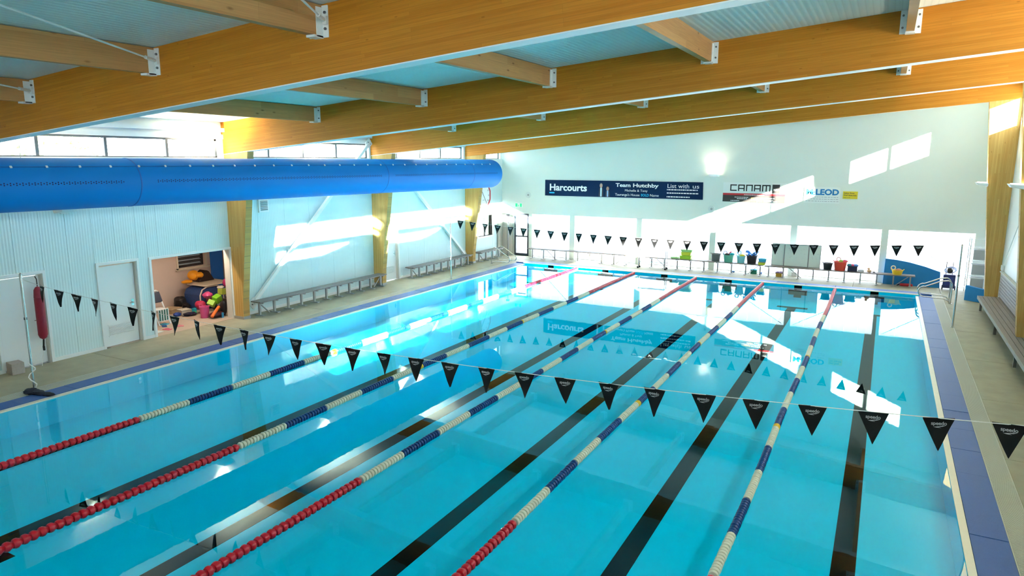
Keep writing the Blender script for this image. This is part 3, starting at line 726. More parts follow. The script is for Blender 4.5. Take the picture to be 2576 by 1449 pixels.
def pole(x, y, h, lab, coil=False):
    t = thing('flag_pole', lab, 'pole', (x, y, DZ), 'steel poles holding the pennant lines')
    MB().tube([(x, y, DZ), (x, y, h)], .024, 12).build('tube', CHROME, t, smooth=True)
    MB().lathe([(.055, 0), (.055, .01), (.03, .014), (.03, .05)], (x, y, DZ), 'z', 16).build('base_flange', CHROME, t)
    MB().tube([(x-.02, y, h-.02), (x+.02, y, h+.03), (x+.07, y, h)], .008, 6).build('eye_hook', CHROME, t)
    MB().lathe([(.03, 0), (.03, .05)], (x, y, h*.62), 'z', 12).build('cleat', BOLT, t)
    if coil:
        pts = [(x+.03, y-.01, h-.03)] + [(x+.045+.012*math.sin(k), y-.02, h-.1-k*.12) for k in range(14)]
        MB().tube(pts, .006, 5).build('cord_tail', ROPEW, t)
        pts = [(x+.05+.10*math.sin(a*.9)*(1-a/14), y-.03-.05*math.cos(a), .62-a*.05) for a in range(12)]
        MB().tube(pts, .011, 6).build('cord_coil', ROPEW, t, smooth=True)
    return t
pole(-.72, 5.0, 2.36, 'tall thin steel pole with a tied cord on the left deck, nearest the viewer', True)
pole(-.70, 20.07, 2.34, 'thin steel pole on the left deck in front of the far column')
pole(15.76, 20.2, 2.34, 'thin steel pole on the right deck beside the pool corner')
pole(16.2, 5.0, 2.44, 'thin steel pole on the right deck below the viewer, out of the picture')
cl = MB().blob((-.50, 4.93, .055), (.24, .10, .035), 14, 8, .25); cl.blob((-.2, 4.98, .05), (.16, .07, .03), 12, 7, .25); cl.blob((-.62, 4.86, .07), (.10, .12, .05), 10, 7, .3)
tag(cl.build('wet_cloth', mat('dark_cloth', (.01, .014, .03), .8), None, True), 'crumpled dark navy cloth at the foot of the nearest pole', 'cloth')

# ------------------------------------------------------------------ left wall details
t = thing('rescue_tube', 'long dark red foam rescue tube hanging by the first white door', 'rescue tube', (XL+.12, 6.14, .6))
MB().lathe([(.001, 0), (.07, .05), (.095, .12), (.095, .92), (.095, .93), (.085, .94), (.095, .95), (.08, 1.12), (.045, 1.18), (.001, 1.2)], (XL+.14, 6.13, .60), 'z', 14).build('foam_body', mat('rescue_red', (.26, .008, .03), .5), t, smooth=True)
MB().tube([(XL+.14, 6.13, 1.8), (XL+.10, 6.15, 1.95), (XL+.03, 6.16, 2.0)], .012, 6).build('strap', BLACK, t)
MB().tube([(XL+.14, 6.13, .61), (XL+.14, 6.11, .42)], .02, 6).box(XL+.12, XL+.16, 6.10, 6.13, .36, .46).build('clip', BLACK, t)
MB().tube([(XL+.14, 6.11, .38), (XL+.15, 6.06, .2), (XL+.17, 6.02, .03)], .006, 5).build('tow_line', ROPEW, t)
o = MB().box(-2.46, -2.16, 5.36, 5.60, DZ, .26, Matrix.Rotation(R(-8), 3, 'Z')).build('concrete_block', mat('block_concrete', (.40, .35, .32), .9, noise=.15, nscale=30, bump=.4), bevel=.008)
tag(o, 'small rough concrete block against the first white door', 'block')
t = thing('wall_vent', 'small square grey vent high on the white cladding right of the first column', 'vent', (XL, 12.66, 3.04))
MB().box(XL, XL+.05, 12.48, 12.86, 2.99, 3.38).build('frame', WHITE, t, bevel=.005)
for k in range(6): MB().box(XL+.045, XL+.07, 12.54, 12.80, 3.05+k*.05, 3.075+k*.05, Matrix.Rotation(R(30), 3, 'Y')).build('slat', GALV, t)
# pace clock (ten sided), most of its upper part behind the duct
t = thing('pace_clock', 'large red rimmed polygonal pace clock on the left wall partly hidden by the far column', 'clock', (XL, 25.55, 2.25))
cy0, cz0, cr = 25.55, 2.93, .66
MB().lathe([(cr, 0), (cr, .07), (cr*.88, .075), (cr*.88, .05)], (XL, cy0, cz0), 'x', 10, math.pi/10).build('rim', mat('clock_red', (.62, .02, .03), .4), t)
MB().lathe([(cr*.885, 0), (cr*.885, .055)], (XL, cy0, cz0), 'x', 10, math.pi/10).build('dial', mat('clock_face', (.85, .88, .86), .5), t)
for k in range(1, 13):
    a = math.pi/2-k*math.pi/6; me_ = text_mesh(str(k*5), .11, BLACK, 0, .001, align='CENTER')
    put('numeral', me_, t, (XL+.058, cy0-math.cos(a)*.46*-1, cz0+math.sin(a)*.46-.04), (R(90), 0, R(90)))
MB().box(XL+.06, XL+.066, cy0-.5, cy0+.46, cz0-.012, cz0+.012, Matrix.Rotation(R(-52), 3, 'X'), (XL, cy0, cz0)).build('sweep_hand', BLACK, t)
MB().box(XL+.06, XL+.066, cy0-.1, cy0+.1, cz0-.22, cz0-.19).build('dial_text', PRINTG, t)

def bench(x0, x1, y0, y1, h, lab, along, mseat, legs, back=0):
    """slatted bench, planks run along the length; legs with foot plates"""
    t = thing('slatted_bench', lab, 'bench', ((x0+x1)/2, (y0+y1)/2, DZ), 'slatted wooden benches')
    n = 4
    for k in range(n):
        if along == 'y':
            a = x0+(x1-x0)*k/n; b = x0+(x1-x0)*(k+1)/n; MB().box(a+.006, b-.006, y0, y1, h-.035, h).build('slat', mseat, t)
        else:
            a = y0+(y1-y0)*k/n; b = y0+(y1-y0)*(k+1)/n; MB().box(x0, x1, a+.006, b-.006, h-.035, h).build('slat', mseat, t)
    for i in range(legs):
        q = (i+.25)/(legs-.5)
        m = MB()
        if along == 'y':
            yy = y0+(y1-y0)*q; xm = x0+(x1-x0)*.5
            m.box(x0+.03, x1-.03, yy-.025, yy+.025, h-.075, h-.036).box(xm-.03, xm+.03, yy-.03, yy+.03, DZ, h-.07).box(x0+.06, x1-.02, yy-.05, yy+.05, DZ, .045)
        else:
            xx = x0+(x1-x0)*q; ym = y0+(y1-y0)*.6
            m.box(xx-.02, xx+.02, y0+.02, y1-.02, h-.075, h-.036).box(xx-.025, xx+.025, ym-.02, ym+.02, DZ, h-.07).box(xx-.04, xx+.04, y0+.05, y1-.03, DZ, .04)
        m.build('leg', GALV, t)
    for e in ((0, 1), (1, -1)):
        m = MB()
        if along == 'y':
            yy = y0+.12 if e[0] == 0 else y1-.12; xm = (x0+x1)/2
            m.tube([(xm, yy, h-.06), (xm, yy+e[1]*.38, .05)], .02, 6)
        else:
            xx = x0+.9 if e[0] == 0 else x1-.2; ym = (y0+y1)/2
            m.tube([(xx, ym, h-.06), (xx+(.45 if e[0] == 0 else -.4), ym, .05)], .016, 6)
        m.build('stay', GALV, t)
    return t
bench(-2.33, -1.93, 11.85, 17.72, .46, 'long grey slatted bench along the left wall between the first and second columns', 'y', BENCH, 11)
bench(-2.33, -1.93, 19.35, 23.75, .46, 'grey slatted bench along the left wall just before the far column', 'y', BENCH, 9)
bench(-2.33, -1.93, 24.45, 26.6, .46, 'short grey slatted bench under the small office window', 'y', BENCH, 4)
bench(-.72, 4.15, 26.62, 27.06, .50, 'slatted bench against the left half of the end wall', 'x', BENCHR, 9)
bench(4.45, 9.75, 26.62, 27.06, .48, 'slatted bench along the end wall carrying the grey, green and black tubs', 'x', BENCHR, 10)
bench(9.8, 15.0, 26.62, 27.06, .46, 'slatted bench at the right end wall carrying the red tub and whiteboards', 'x', BENCHR, 10)
# right bench with slatted backrest
t = thing('slatted_bench', 'very long grey slatted bench with high slatted backrest on the right wall', 'bench', (16.9, 14, DZ), 'slatted wooden benches')
for k in range(5): MB().box(16.61+k*.115, 16.61+k*.115+.105 if k < 2 else 16.61+k*.115+.105, -1, 23.45 if k < 2 else 23.45, .41, .45).build('slat', BENCHR, t)
MB().box(16.595, 16.61, -1, 23.45, .36, .45).build('edge_board', mat('edge_grey', (.33, .33, .31), .5), t)
for a, b in ((-.9, 5.05), (5.35, 11.35), (11.65, 17.65), (17.95, 23.5)):
    for k in range(8): MB().box(17.135, 17.16, a, b, .50+k*.09, .50+k*.09+.078).build('back_slat', BACKR, t)
    MB().box(17.10, 17.19, a, b, 1.225, 1.26).build('top_rail', mat('rail_green_grey', (.45, .47, .42), .5), t)
    MB().box(17.16, 17.195, a, b, .46, 1.22).build('back_frame', JOINT, t)
for yy in (-.5, 3, 6.5, 10, 13.3, 16.4, 19.8, 23.2):
    MB().box(16.66, 16.72, yy-.04, yy+.04, DZ, .41).box(16.66, 17.1, yy-.03, yy+.03, .36, .41).build('leg', JOINT, t)
t = thing('wall_rod', 'thin white diagonal rod on the right wall above the backrest', 'rod', (XR-.05, 20.5, 1.3))
MB().tube([(XR-.05, 23.6, 1.32), (XR-.05, 18.2, 5.4)], .012, 6).build('rod', WHITE, t)
MB().box(XR-.06, XR-.01, 23.45, 23.75, 1.27, 1.42).build('bracket', WHITE, t)
t = thing('wall_speaker', 'slim pale grey panel hanging on the right wall under the uplighter', 'speaker', (XR-.1, 19.2, 3.0))
MB().box(XR-.14, XR-.01, 18.9, 19.1, 2.95, 3.6).build('case', GALV, t)

# ------------------------------------------------------------------ signs on the end wall
NV = mat('banner_navy', (.008, .024, .075), .9, spec=.1, noise=.25, nscale=1.2); PW = PRINTW; PC = mat('cyan_print', (.0, .45, .75), .5); PR = mat('red_print', (.62, .03, .04), .5); PK = mat('charcoal_print', (.05, .045, .045), .5)
yb = YF-.03; yt = yb-.001
def wbox(x0, x1, z0, z1, m, name, parent, y=None, d=.002):
    yy = y if y is not None else yt; return MB().box(x0, x1, yy-d, yy, z0, z1).build(name, m, parent)
t = thing('banner', 'long navy estate agent banner with white lettering and two portraits', 'banner', (3.4, YF, 2.92))
MB().prism([(-.2, yb, 2.92), (7.07, yb, 2.94), (7.05, yb, 3.66), (-.2, yb, 3.64)], (0, .028, 0)).build('board', NV, t)
wtext('Harcourts', .02, yt, 3.17, .42, PW, t, 1.84, .012)
wbox(.02, .28, 3.03, 3.09, PC, 'underline', t)
for (x, z, h_, sh, sk) in ((2.56, 3.42, .13, (.62, .78, .85), (.55, .32, .24)), (2.87, 3.30, .11, (.35, .5, .7), (.45, .26, .20))):
    MB().prism([(x-.11, yt, 2.95), (x+.11, yt, 2.95), (x+.09, yt, z-.12), (x+.03, yt, z-.07), (x-.03, yt, z-.07), (x-.09, yt, z-.12)], (0, -.002, 0)).build('portrait_clothes', mat('jacket%d' % int(x*100), (.03, .03, .05), .6), t)
    wbox(x-.035, x+.035, 2.95, z-.08, mat('shirt%d' % int(x*100), sh, .6), 'portrait_shirt', t, yt-.002)
    MB().prism([(x+.065*math.cos(a), yt-.003, z+.09*math.sin(a)) for a in [i*math.pi/6 for i in range(12)]], (0, -.002, 0)).build('portrait_face', mat('skin%d' % int(x*100), sk, .6), t)
    MB().prism([(x+.072*math.cos(a), yt-.001, z+.02+.098*math.sin(a)) for a in [i*math.pi/8 for i in range(9)]], (0, -.003, 0)).build('portrait_hair', mat('hair%d' % int(x*100), (.25, .23, .22) if x < 2.7 else (.03, .02, .02), .6), t)
wtext('Team', 3.24, yt, 3.40, .22, PW, t, .68, .006); wtext('Hutchby', 4.02, yt, 3.40, .22, PW, t, 1.14, .006)
wtext('Michelle & Tony', 3.66, yt, 3.20, .14, PW, t, 1.02)
wtext("Tauranga's House", 3.22, yt, 3.01, .15, PW, t, 1.12); wtext('SOLD', 4.40, yt, 3.01, .15, PC, t, .36, .004); wtext('Name', 4.80, yt, 3.01, .15, PW, t, .38)
wtext('List', 5.54, yt, 3.40, .24, PW, t, .38); wtext('with', 6.02, yt, 3.40, .24, PW, t, .46); wtext('us', 6.61, yt, 3.40, .24, PW, t, .27)
for z, segs in ((3.30, 15), (3.16, 13), (3.00, 10)):
    m = MB(); x = 5.54
    for k in range(segs):
        L_ = random.uniform(.03, .12)
        if x+L_ > 6.88: break
        m.box(x, x+L_, yt-.002, yt, z, z+.045); x += L_+.022
    m.build('small_print', PW, t)
t = thing('banner', 'pale sign with black capital lettering above a red and charcoal strip', 'banner', (9.1, YF, 2.9))
wbox(7.88, 10.30, 2.90, 3.68, mat('sign_white', (.80, .85, .82), .6), 'board', t, yb+.028, .026)
wbox(7.88, 10.29, 3.17, 3.25, PR, 'red_strip', t, yb); wbox(7.88, 10.29, 2.90, 3.17, PK, 'charcoal_strip', t, yb)
# squared letter forms C A N A M
def sq(x, ch, wd=.28, z0=3.34, z1=3.60, s=.045):
    m = MB(); b_ = lambda a, b, c0, d: m.box(x+a, x+b, yt-.002, yt, c0, d)
    if ch == 'C': b_(0, s, z0, z1); b_(0, wd, z0, z0+s); b_(0, wd, z1-s, z1)
    if ch == 'A': b_(0, s, z0, z1); b_(wd-s, wd, z0, z1); b_(0, wd, z1-s, z1); b_(0, wd, z0+.08, z0+.08+s)
    if ch == 'N': b_(0, s, z0, z1); b_(wd-s, wd, z0, z1); b_(0, wd, z1-s, z1)
    if ch == 'M': b_(0, s, z0, z1); b_(wd/2-s/2, wd/2+s/2, z0, z1); b_(wd-s, wd, z0, z1); b_(0, wd, z1-s, z1)
    m.build('lettering', BLACK, t)
for i, ch in enumerate('CANAM'): sq(8.16+i*.31, ch, .26 if ch != 'M' else .32)
wbox(9.79, 10.07, 3.27, 3.62, PK, 'logo_box', t); wtext('RRP', 9.83, yt-.003, 3.38, .10, PW, t, .2)
for (x0, x1, z, m_) in ((8.72, 9.5, 3.19, PW), (8.35, 8.9, 3.09, PW), (8.45, 8.85, 3.03, PW), (8.2, 8.55, 2.95, PW), (9.0, 9.35, 3.07, mat('orange_print', (.8, .3, .08), .5)), (9.38, 9.9, 3.07, PW), (9.0, 9.85, 3.00, PW), (9.2, 9.45, 2.94, MATS['orange_print']), (9.5, 10.0, 2.94, PW)):
    m = MB(); x = x0
    while x < x1: L_ = random.uniform(.03, .08); m.box(x, min(x+L_, x1), yt-.004, yt-.002, z-.014, z+.014); x += L_+.015
    m.build('small_print', m_, t)
t = thing('wall_sign', 'pale sign with blue outlined capital lettering', 'sign', (11.6, YF, 3.0))
wbox(10.98, 12.25, 2.95, 3.56, MATS['sign_white'], 'board', t, yb+.028, .026)
wtext('M', 11.04, yt, 3.27, .30, mat('blue_print', (.01, .20, .50), .5), t, .24, .012); wtext('c', 11.26, yt, 3.27, .24, MATS['blue_print'], t, .11, .010); wtext('LEOD', 11.38, yt, 3.27, .30, MATS['blue_print'], t, .82, .012)
m = MB()
for z in (3.17, 3.09, 3.01):
    x = 11.05
    while x < 12.15: L_ = random.uniform(.04, .1); m.box(x, x+L_, yt-.002, yt, z, z+.02); x += L_+.03
m.build('small_print', PRINTG, t)
t = thing('wall_sign', 'small yellow notice with dark lettering on the end wall', 'sign', (12.6, YF, 3.14))
wbox(12.35, 12.86, 3.14, 3.42, mat('notice_yellow', (.80, .62, .02), .5), 'board', t, yb+.028, .026)
wtext('Safety Zone', 12.38, yt, 3.33, .07, PK, t, .36, .001); wtext('Well done kids', 12.38, yt, 3.25, .07, PK, t, .44, .001); wtext('thank you all', 12.38, yt, 3.17, .05, PK, t, .22)
t = thing('exit_sign', 'green and white exit sign above the glazed door', 'sign', (-1.57, YF, 2.34))
wbox(-1.76, -1.38, 2.33, 2.53, mat('sign_case', (.85, .9, .86), .4), 'case', t, YF, .05)
wbox(-1.74, -1.63, 2.35, 2.51, mat('exit_green', (.02, .55, .22), .4, emit=(.02, .5, .2), estr=.6), 'green_panel', t, YF-.05); wbox(-1.50, -1.40, 2.35, 2.51, MATS['exit_green'], 'green_panel', t, YF-.05)
mm = MB(); mm.box(-1.585, -1.565, YF-.053, YF-.05, 2.43, 2.46).prism([(-1.60, YF-.05, 2.36), (-1.57, YF-.05, 2.36), (-1.55, YF-.05, 2.42), (-1.59, YF-.05, 2.43)], (0, -.003, 0)); mm.build('running_figure', MATS['exit_green'], t)
for (x, z, lab) in ((7.45, 2.57, 'round white ceiling-style speaker set in the end wall below the uplighter'), (-1.08, 2.92, 'round white speaker set in the end wall above the exit sign')):
    t = thing('round_speaker', lab, 'speaker', (x, YF, z-.13), 'round wall speakers')
    MB().lathe([(.14, 0), (.14, -.02), (.12, -.03), (.12, -.018), (.001, -.018)], (x, YF, z), 'y', 24).build('bezel', mat('pale_grey', (.66, .72, .69), .5), t)
    MB().lathe([(.05, -.02), (.05, -.026), (.001, -.03)], (x, YF, z), 'y', 16).build('cone', GALV, t)

# ------------------------------------------------------------------ tubs and gear on the end benches
def tub(x, y, z, r, h, m, lab, cat='tub', handles=True, fill=None, grp=None):
    t = thing('plastic_tub', lab, cat, (x, y, z), grp)
    MB().lathe([(.001, 0), (r*.74, 0), (r*.78, .01), (r*.97, h-.02), (r*1.03, h-.012), (r*1.03, h), (r*.95, h), (r*.74, .03), (.001, .03)], (x, y, z), 'z', 24).build('bucket', m, t, smooth=True)
    if handles:
        for s in (-1, 1):
            MB().tube([(x+s*r*.9, y-.05, z+h-.01), (x+s*r*1.12, y-.045, z+h+.03), (x+s*r*1.12, y+.045, z+h+.03), (x+s*r*.9, y+.05, z+h-.01)], .011, 6).build('handle', m, t, smooth=True)
    return t
BZ1, BZ2 = .48, .46
yb0 = 26.84
tub(7.85, yb0, BZ1, .20, .31, pmat('tub_grey', (.10, .12, .12)), 'dark grey plastic tub on the end bench, leftmost of the row')
tub(8.36, yb0, BZ1, .21, .30, pmat('tub_mint', (.12, .48, .35)), 'mint green plastic tub filled with swim toys')
tub(8.85, yb0, BZ1, .175, .29, pmat('tub_sky', (.22, .60, .66)), 'pale sky blue plastic tub holding a yellow cap')
tub(9.27, yb0, BZ1, .215, .33, pmat('tub_black', (.012, .010, .014)), 'large black plastic tub heaped with blue pool noodles')
tub(12.07, yb0, BZ2, .175, .25, pmat('tub_black2', (.010, .012, .02)), 'empty black bucket right of the leaning whiteboards')
tub(12.50, yb0, BZ2, .235, .34, pmat('tub_red', (.75, .07, .04)), 'big bright red flexible tub on the end bench')
def toys(x, y, z, spec):
    for k, (dx, dy, dz, kind, col, lab) in enumerate(spec):
        m = pmat('toy_%d_%d' % (int(x*100), k), col); p = (x+dx, y+dy, z+dz)
        if kind == 'noodle':
            a = random.uniform(0, 6.3)
            o = MB().tube([p, (p[0]+.10*math.cos(a), p[1]+.05*math.sin(a), p[2]+.07), (p[0]+.19*math.cos(a), p[1]+.06*math.sin(a), p[2]+.06)], .032, 8).build('pool_noodle', m, None, True)
            tag(o, lab, 'noodle')
        elif kind == 'ring':
            pts = [(p[0]+.07*math.cos(q*math.pi/5), p[1]+.01, p[2]+.07*math.sin(q*math.pi/5)+.06) for q in range(11)]
            o = MB().tube(pts, .02, 8).build('toy_ring', m, None, True); tag(o, lab, 'toy')
        else:
            o = MB().blob(p, (.10, .07, .06), 12, 8, .1).build('soft_toy' if kind == 'blob' else 'bathing_hat', m, None, True); tag(o, lab, 'toy' if kind == 'blob' else 'cap')
toys(8.36, yb0, BZ1+.28, [(-.06, 0, .02, 'blob', (.05, .02, .02), 'dark brown soft toy heaped in the mint tub'), (.02, 0, .06, 'noodle', (.55, .03, .08), 'crimson foam stick poking out of the mint tub'), (.13, 0, .05, 'blob', (.0, .33, .42), 'teal foam block at the right of the mint tub'), (-.14, 0, .03, 'ring', (.3, .35, .7), 'thin lilac ring on the left rim of the mint tub')])
toys(8.85, yb0, BZ1+.27, [(.05, -.04, .03, 'cap', (.80, .55, .03), 'yellow swim cap on top of the sky blue tub'), (-.08, 0, .08, 'ring', (.02, .40, .60), 'teal ring toy standing in the sky blue tub'), (-.02, .03, .06, 'blob', (.75, .80, .82), 'white foam float in the sky blue tub')])
blues = [(.02, .22, .65), (.01, .12, .50), (.03, .40, .75), (.75, .85, .9), (.02, .28, .70), (.01, .16, .60), (.0, .35, .55), (.02, .20, .62)]
pos = ['far left', 'left', 'upper left', 'middle, white', 'upper right', 'right', 'low left, teal', 'rear']
for k in range(8):
    toys(9.27, yb0, BZ1+.33, [(-.17+.048*k, random.uniform(-.06, .06), .0+.05*(k % 3), 'noodle', blues[k], 'short foam noodle piece in the black tub, %s of the heap' % pos[k])])
toys(12.50, yb0, BZ2+.32, [(-.07, 0, .04, 'ring', (.75, .45, .45), 'pink ring at the left of the red tub'), (.03, 0, .03, 'blob', (.35, .62, .12), 'lime foam toy in the red tub'), (.15, 0, .04, 'blob', (.75, .15, .25), 'pink foam toy at the right of the red tub')])
def crate(x, y, z, w_, d_, h_, m, lab, name='plastic_box', cat='box', lid=None, rot=0):
    t = thing(name, lab, cat, (x, y, z))
    rm = Matrix.Rotation(R(rot), 3, 'Z'); b = MB()
    def bx(x0, x1, y0, y1, z0, z1): b.box(x+x0, x+x1, y+y0, y+y1, z+z0, z+z1, rm, (x, y, z))
    W2, D2, T_ = w_/2, d_/2, .012
    b.v += []; bx(-W2*.9, W2*.9, -D2*.9, D2*.9, 0, .012)
    for s in (-1, 1):
        bx(s*W2-T_ if s > 0 else -W2, W2 if s > 0 else -W2+T_, -D2, D2, .01, h_); bx(-W2, W2, D2-T_ if s > 0 else -D2, D2 if s > 0 else -D2+T_, .01, h_)
    bx(-W2-.012, W2+.012, -D2-.012, -D2, h_-.02, h_); bx(-W2-.012, W2+.012, D2, D2+.012, h_-.02, h_)
    b.build('body', m, t)
    if lid:
        l = MB().box(x-W2-.02, x+W2+.02, y-D2-.02, y+D2+.02, z+h_, z+h_+.018, rm, (x, y, z)).box(x-W2*.7, x+W2*.7, y-D2*.6, y+D2*.6, z+h_+.018, z+h_+.03, rm, (x, y, z)); l.build('lid', lid, t)
    return t
LIME = pmat('lime', (.35, .62, .02)); LIME2 = pmat('lime_yellow', (.62, .68, .03)); LG = pmat('light_green', (.35, .65, .22)); AQ = pmat('aqua', (.02, .42, .62))
z = BZ1
for i, (h_, w_, m, lb) in enumerate([(.13, .44, LIME, 'lime green step platform, bottom of the stack of three'), (.12, .38, LIME2, 'yellow green step platform, middle of the stack of three'), (.08, .44, LG, 'light green step platform, top of the stack of three')]):
    crate(6.62+.02*i, yb0, z, w_, .26, h_, m, lb, 'step_platform', 'platform', m); z += h_+.031
crate(6.17, yb0, BZ1, .30, .24, .05, LG, 'flat pale green tray on the bench left of the lime stack', 'tray', 'tray', LG)
crate(9.68, yb0-.1, BZ1, .26, .22, .10, LIME2, 'yellow green lunch box at the right of the black tub, under the aqua one', lid=pmat('greyblue', (.2, .3, .36)))
crate(9.70, yb0-.1, BZ1+.131, .27, .22, .10, AQ, 'aqua blue box stacked on the yellow green one beside the black tub', lid=AQ)
crate(12.93, yb0, BZ2, .33, .26, .21, pmat('crate_navy', (.01, .015, .05)), 'dark navy crate full of small toys right of the red tub')
toys(12.93, yb0, BZ2+.19, [(-.1, 0, .03, 'blob', (.02, .3, .4), 'teal toy at the left of the navy crate'), (.0, 0, .03, 'blob', (.65, .08, .2), 'pink toy in the middle of the navy crate'), (.1, 0, .03, 'blob', (.1, .25, .6), 'blue toy at the right of the navy crate')])
crate(13.22, yb0, BZ2, .20, .2, .09, mat('clear_plastic', (.75, .75, .80), .2), 'clear plastic box left on the end bench beside the navy crate', lid=None)
t = thing('rubber_duck', 'small peach rubber duck on the end bench', 'toy', (13.50, yb0, BZ2))
MB().blob((13.50, yb0, BZ2+.055), (.08, .06, .055), 12, 8, .03).build('body', pmat('peach', (.80, .50, .28)), t, True)
MB().blob((13.48, yb0, BZ2+.135), (.045, .042, .042), 10, 7, .02).build('head', MATS['peach'], t, True)
MB().lathe([(.02, 0), (.001, -.04)], (13.45, yb0-.02, BZ2+.13), 'y', 8).build('beak', pmat('beak', (.7, .12, .05)), t)
o = MB().blob((13.66, yb0, BZ2+.02), (.05, .04, .02), 10, 6, .1).build('goggles', BLACK, None, True); tag(o, 'small dark goggles lying right of the peach duck', 'goggles')
t = tub(14.42, yb0-.05, BZ2, .19, .17, pmat('basin_yellow', (.78, .52, .02)), 'yellow oval basin of toys on the right end of the bench')
toys(14.42, yb0-.05, BZ2+.16, [(-.14, 0, .02, 'ring', (.7, .65, .5), 'cream ring on the yellow basin'), (.03, 0, .0, 'blob', (.5, .2, .1), 'brown toy inside the yellow basin')])
crate(9.33, 27.18, DZ, .24, .2, .17, pmat('box_green', (.005, .20, .12)), 'dark green box on the deck under the end bench', lid=AQ)
o = MB().blob((9.60, 27.2, DZ+.05), (.045, .04, .05), 10, 7, .05).build('ball', pmat('ball_blue', (.01, .15, .6)), None, True); tag(o, 'tiny blue ball on the deck right of the dark green box', 'ball')
o = MB().blob((8.52, 27.1, DZ+.035), (.08, .06, .035), 10, 7, .1).build('beanbag', pmat('bag_blue', (.03, .15, .35)), None, True); tag(o, 'small blue bean bag under the bench below the mint tub', 'toy')
crate(10.32, 26.98, DZ, .22, .18, .14, pmat('box_ochre', (.62, .36, .03)), 'ochre yellow basket of purple toys under the bench')
toys(10.32, 26.98, DZ+.12, [(-.05, 0, .03, 'blob', (.35, .25, .5), 'purple toy at the left of the ochre basket'), (.07, 0, .04, 'blob', (.45, .35, .6), 'lilac toy at the right of the ochre basket')])
o = MB().box(10.75, 10.95, 27.28, 27.30, DZ, .2, Matrix.Rotation(R(20), 3, 'X')).build('paper_sheet', PRINTW); tag(o, 'scribbled white sheet propped below the bench by the whiteboards', 'paper')
t = thing('torpedo_float', 'red cylindrical float lying under the right end of the bench', 'float', (14.75, 26.95, DZ))
MB().lathe([(.001, -.22), (.04, -.2), (.055, -.15), (.055, .15), (.04, .2), (.001, .22)], (14.75, 26.95, DZ+.056), 'x', 12).build('foam', pmat('float_scarlet', (.55, .02, .03)), t, True)
MB().tube([(14.53, 26.95, DZ+.05), (14.45, 26.9, DZ+.03)], .02, 6).build('clip', BLACK, t)
# whiteboards leaning on the bench
WB = mat('whiteboard_face', (.62, .70, .64), .3, noise=.03)
for (x0, x1, y, lab) in ((10.00, 10.47, 26.98, 'narrow whiteboard leaning on the end bench, left of three'), (10.46, 11.36, 26.93, 'wide whiteboard leaning on the end bench, middle of three'), (11.35, 11.79, 26.98, 'narrow whiteboard leaning on the end bench, right of three')):
    t = thing('whiteboard', lab, 'whiteboard', ((x0+x1)/2, y, BZ2), 'leaning whiteboards')
    rx = Matrix.Rotation(R(-3), 3, 'X'); pv = (x0, y, BZ2)
    MB().box(x0+.012, x1-.012, y-.012, y+.005, BZ2+.002, BZ2+.86, rx, pv).build('board', WB, t)
    MB().box(x0, x0+.022, y-.02, y+.01, BZ2, BZ2+.88, rx, pv).box(x1-.022, x1, y-.02, y+.01, BZ2, BZ2+.88, rx, pv).box(x0, x1, y-.02, y+.01, BZ2+.858, BZ2+.88, rx, pv).box(x0, x1, y-.02, y+.01, BZ2, BZ2+.02, rx, pv).build('frame', ALU if x0 > 10.4 and x0 < 11 else GALV, t)
    m = MB()
    for k in range(14):
        a = random.uniform(x0+.08, x1-.12); z = random.uniform(BZ2+.35, BZ2+.72); m.box(a, a+random.uniform(.02, .06), y-.045, y-.040, z, z+.008, rx, pv)
    m.build('marker_scribble', PRINTG, t)
# blue foam mats
t = thing('foam_mat', 'large blue tapered foam mat leaning on the end wall at the right', 'mat', (14.9, 27.2, DZ))
pts = [(13.98, 0, DZ), (15.82, 0, DZ), (15.80, 0, .60), (15.3, 0, .76), (14.8, 0, .88), (14.4, 0, .94), (14.0, 0, .97)]
MB().prism([(x, 27.14+z*.1, z) for x, _, z in pts], (0, .06, 0)).build('foam_sheet', MATB, t, bevel=.01)
t = thing('foam_block', 'low blue foam block standing beside the foot of the tall right column', 'mat', (16.7, 24.8, DZ))
MB().prism([(16.40, 24.98, DZ), (16.95, 24.55, DZ), (16.95, 24.55, .46), (16.40, 24.98, .52)], (.06, .12, 0)).build('foam_sheet', MATB, t, bevel=.01)
# wheeled pool cleaner / trolley case
t = thing('pool_cleaner_trolley', 'dark blue wheeled pool cleaner trolley with coiled cable by the end wall', 'trolley', (16.05, 26.85, DZ))
NB = pmat('navy_case', (.012, .02, .12))
MB().box(15.88, 16.25, 26.75, 27.0, .10, .58).build('case', NB, t, bevel=.02)
MB().box(15.93, 16.20, 26.72, 26.75, .2, .5).box(16.03, 16.09, 26.715, 26.72, .44, .49).build('front_panel', pmat('navy_panel', (.02, .035, .2)), t)
MB().tube([(15.95, 26.95, .5), (15.95, 26.97, 1.02), (16.15, 26.97, 1.02), (16.15, 26.95, .5)], .014, 8).build('handle', BLACK, t, True)
for x in (15.86, 16.25): MB().lathe([(.001, 0), (.085, 0), (.085, .035), (.001, .035)], (x, 26.92, .105), 'x', 14).build('wheel', BLACK, t)
cb = MB()
for k in range(4): cb.tube([(16.05+.17*math.cos(q*.52)+.02*k, 26.86+.03*k, .72+.10*math.sin(q*.52)+.012*k) for q in range(13)], .012, 6)
cb.build('cable_coil', pmat('cable_grey', (.35, .42, .62)), t, True)
MB().blob((16.06, 26.86, .72), (.09, .06, .09), 10, 7, .15).build('motor', BLACK, t, True)
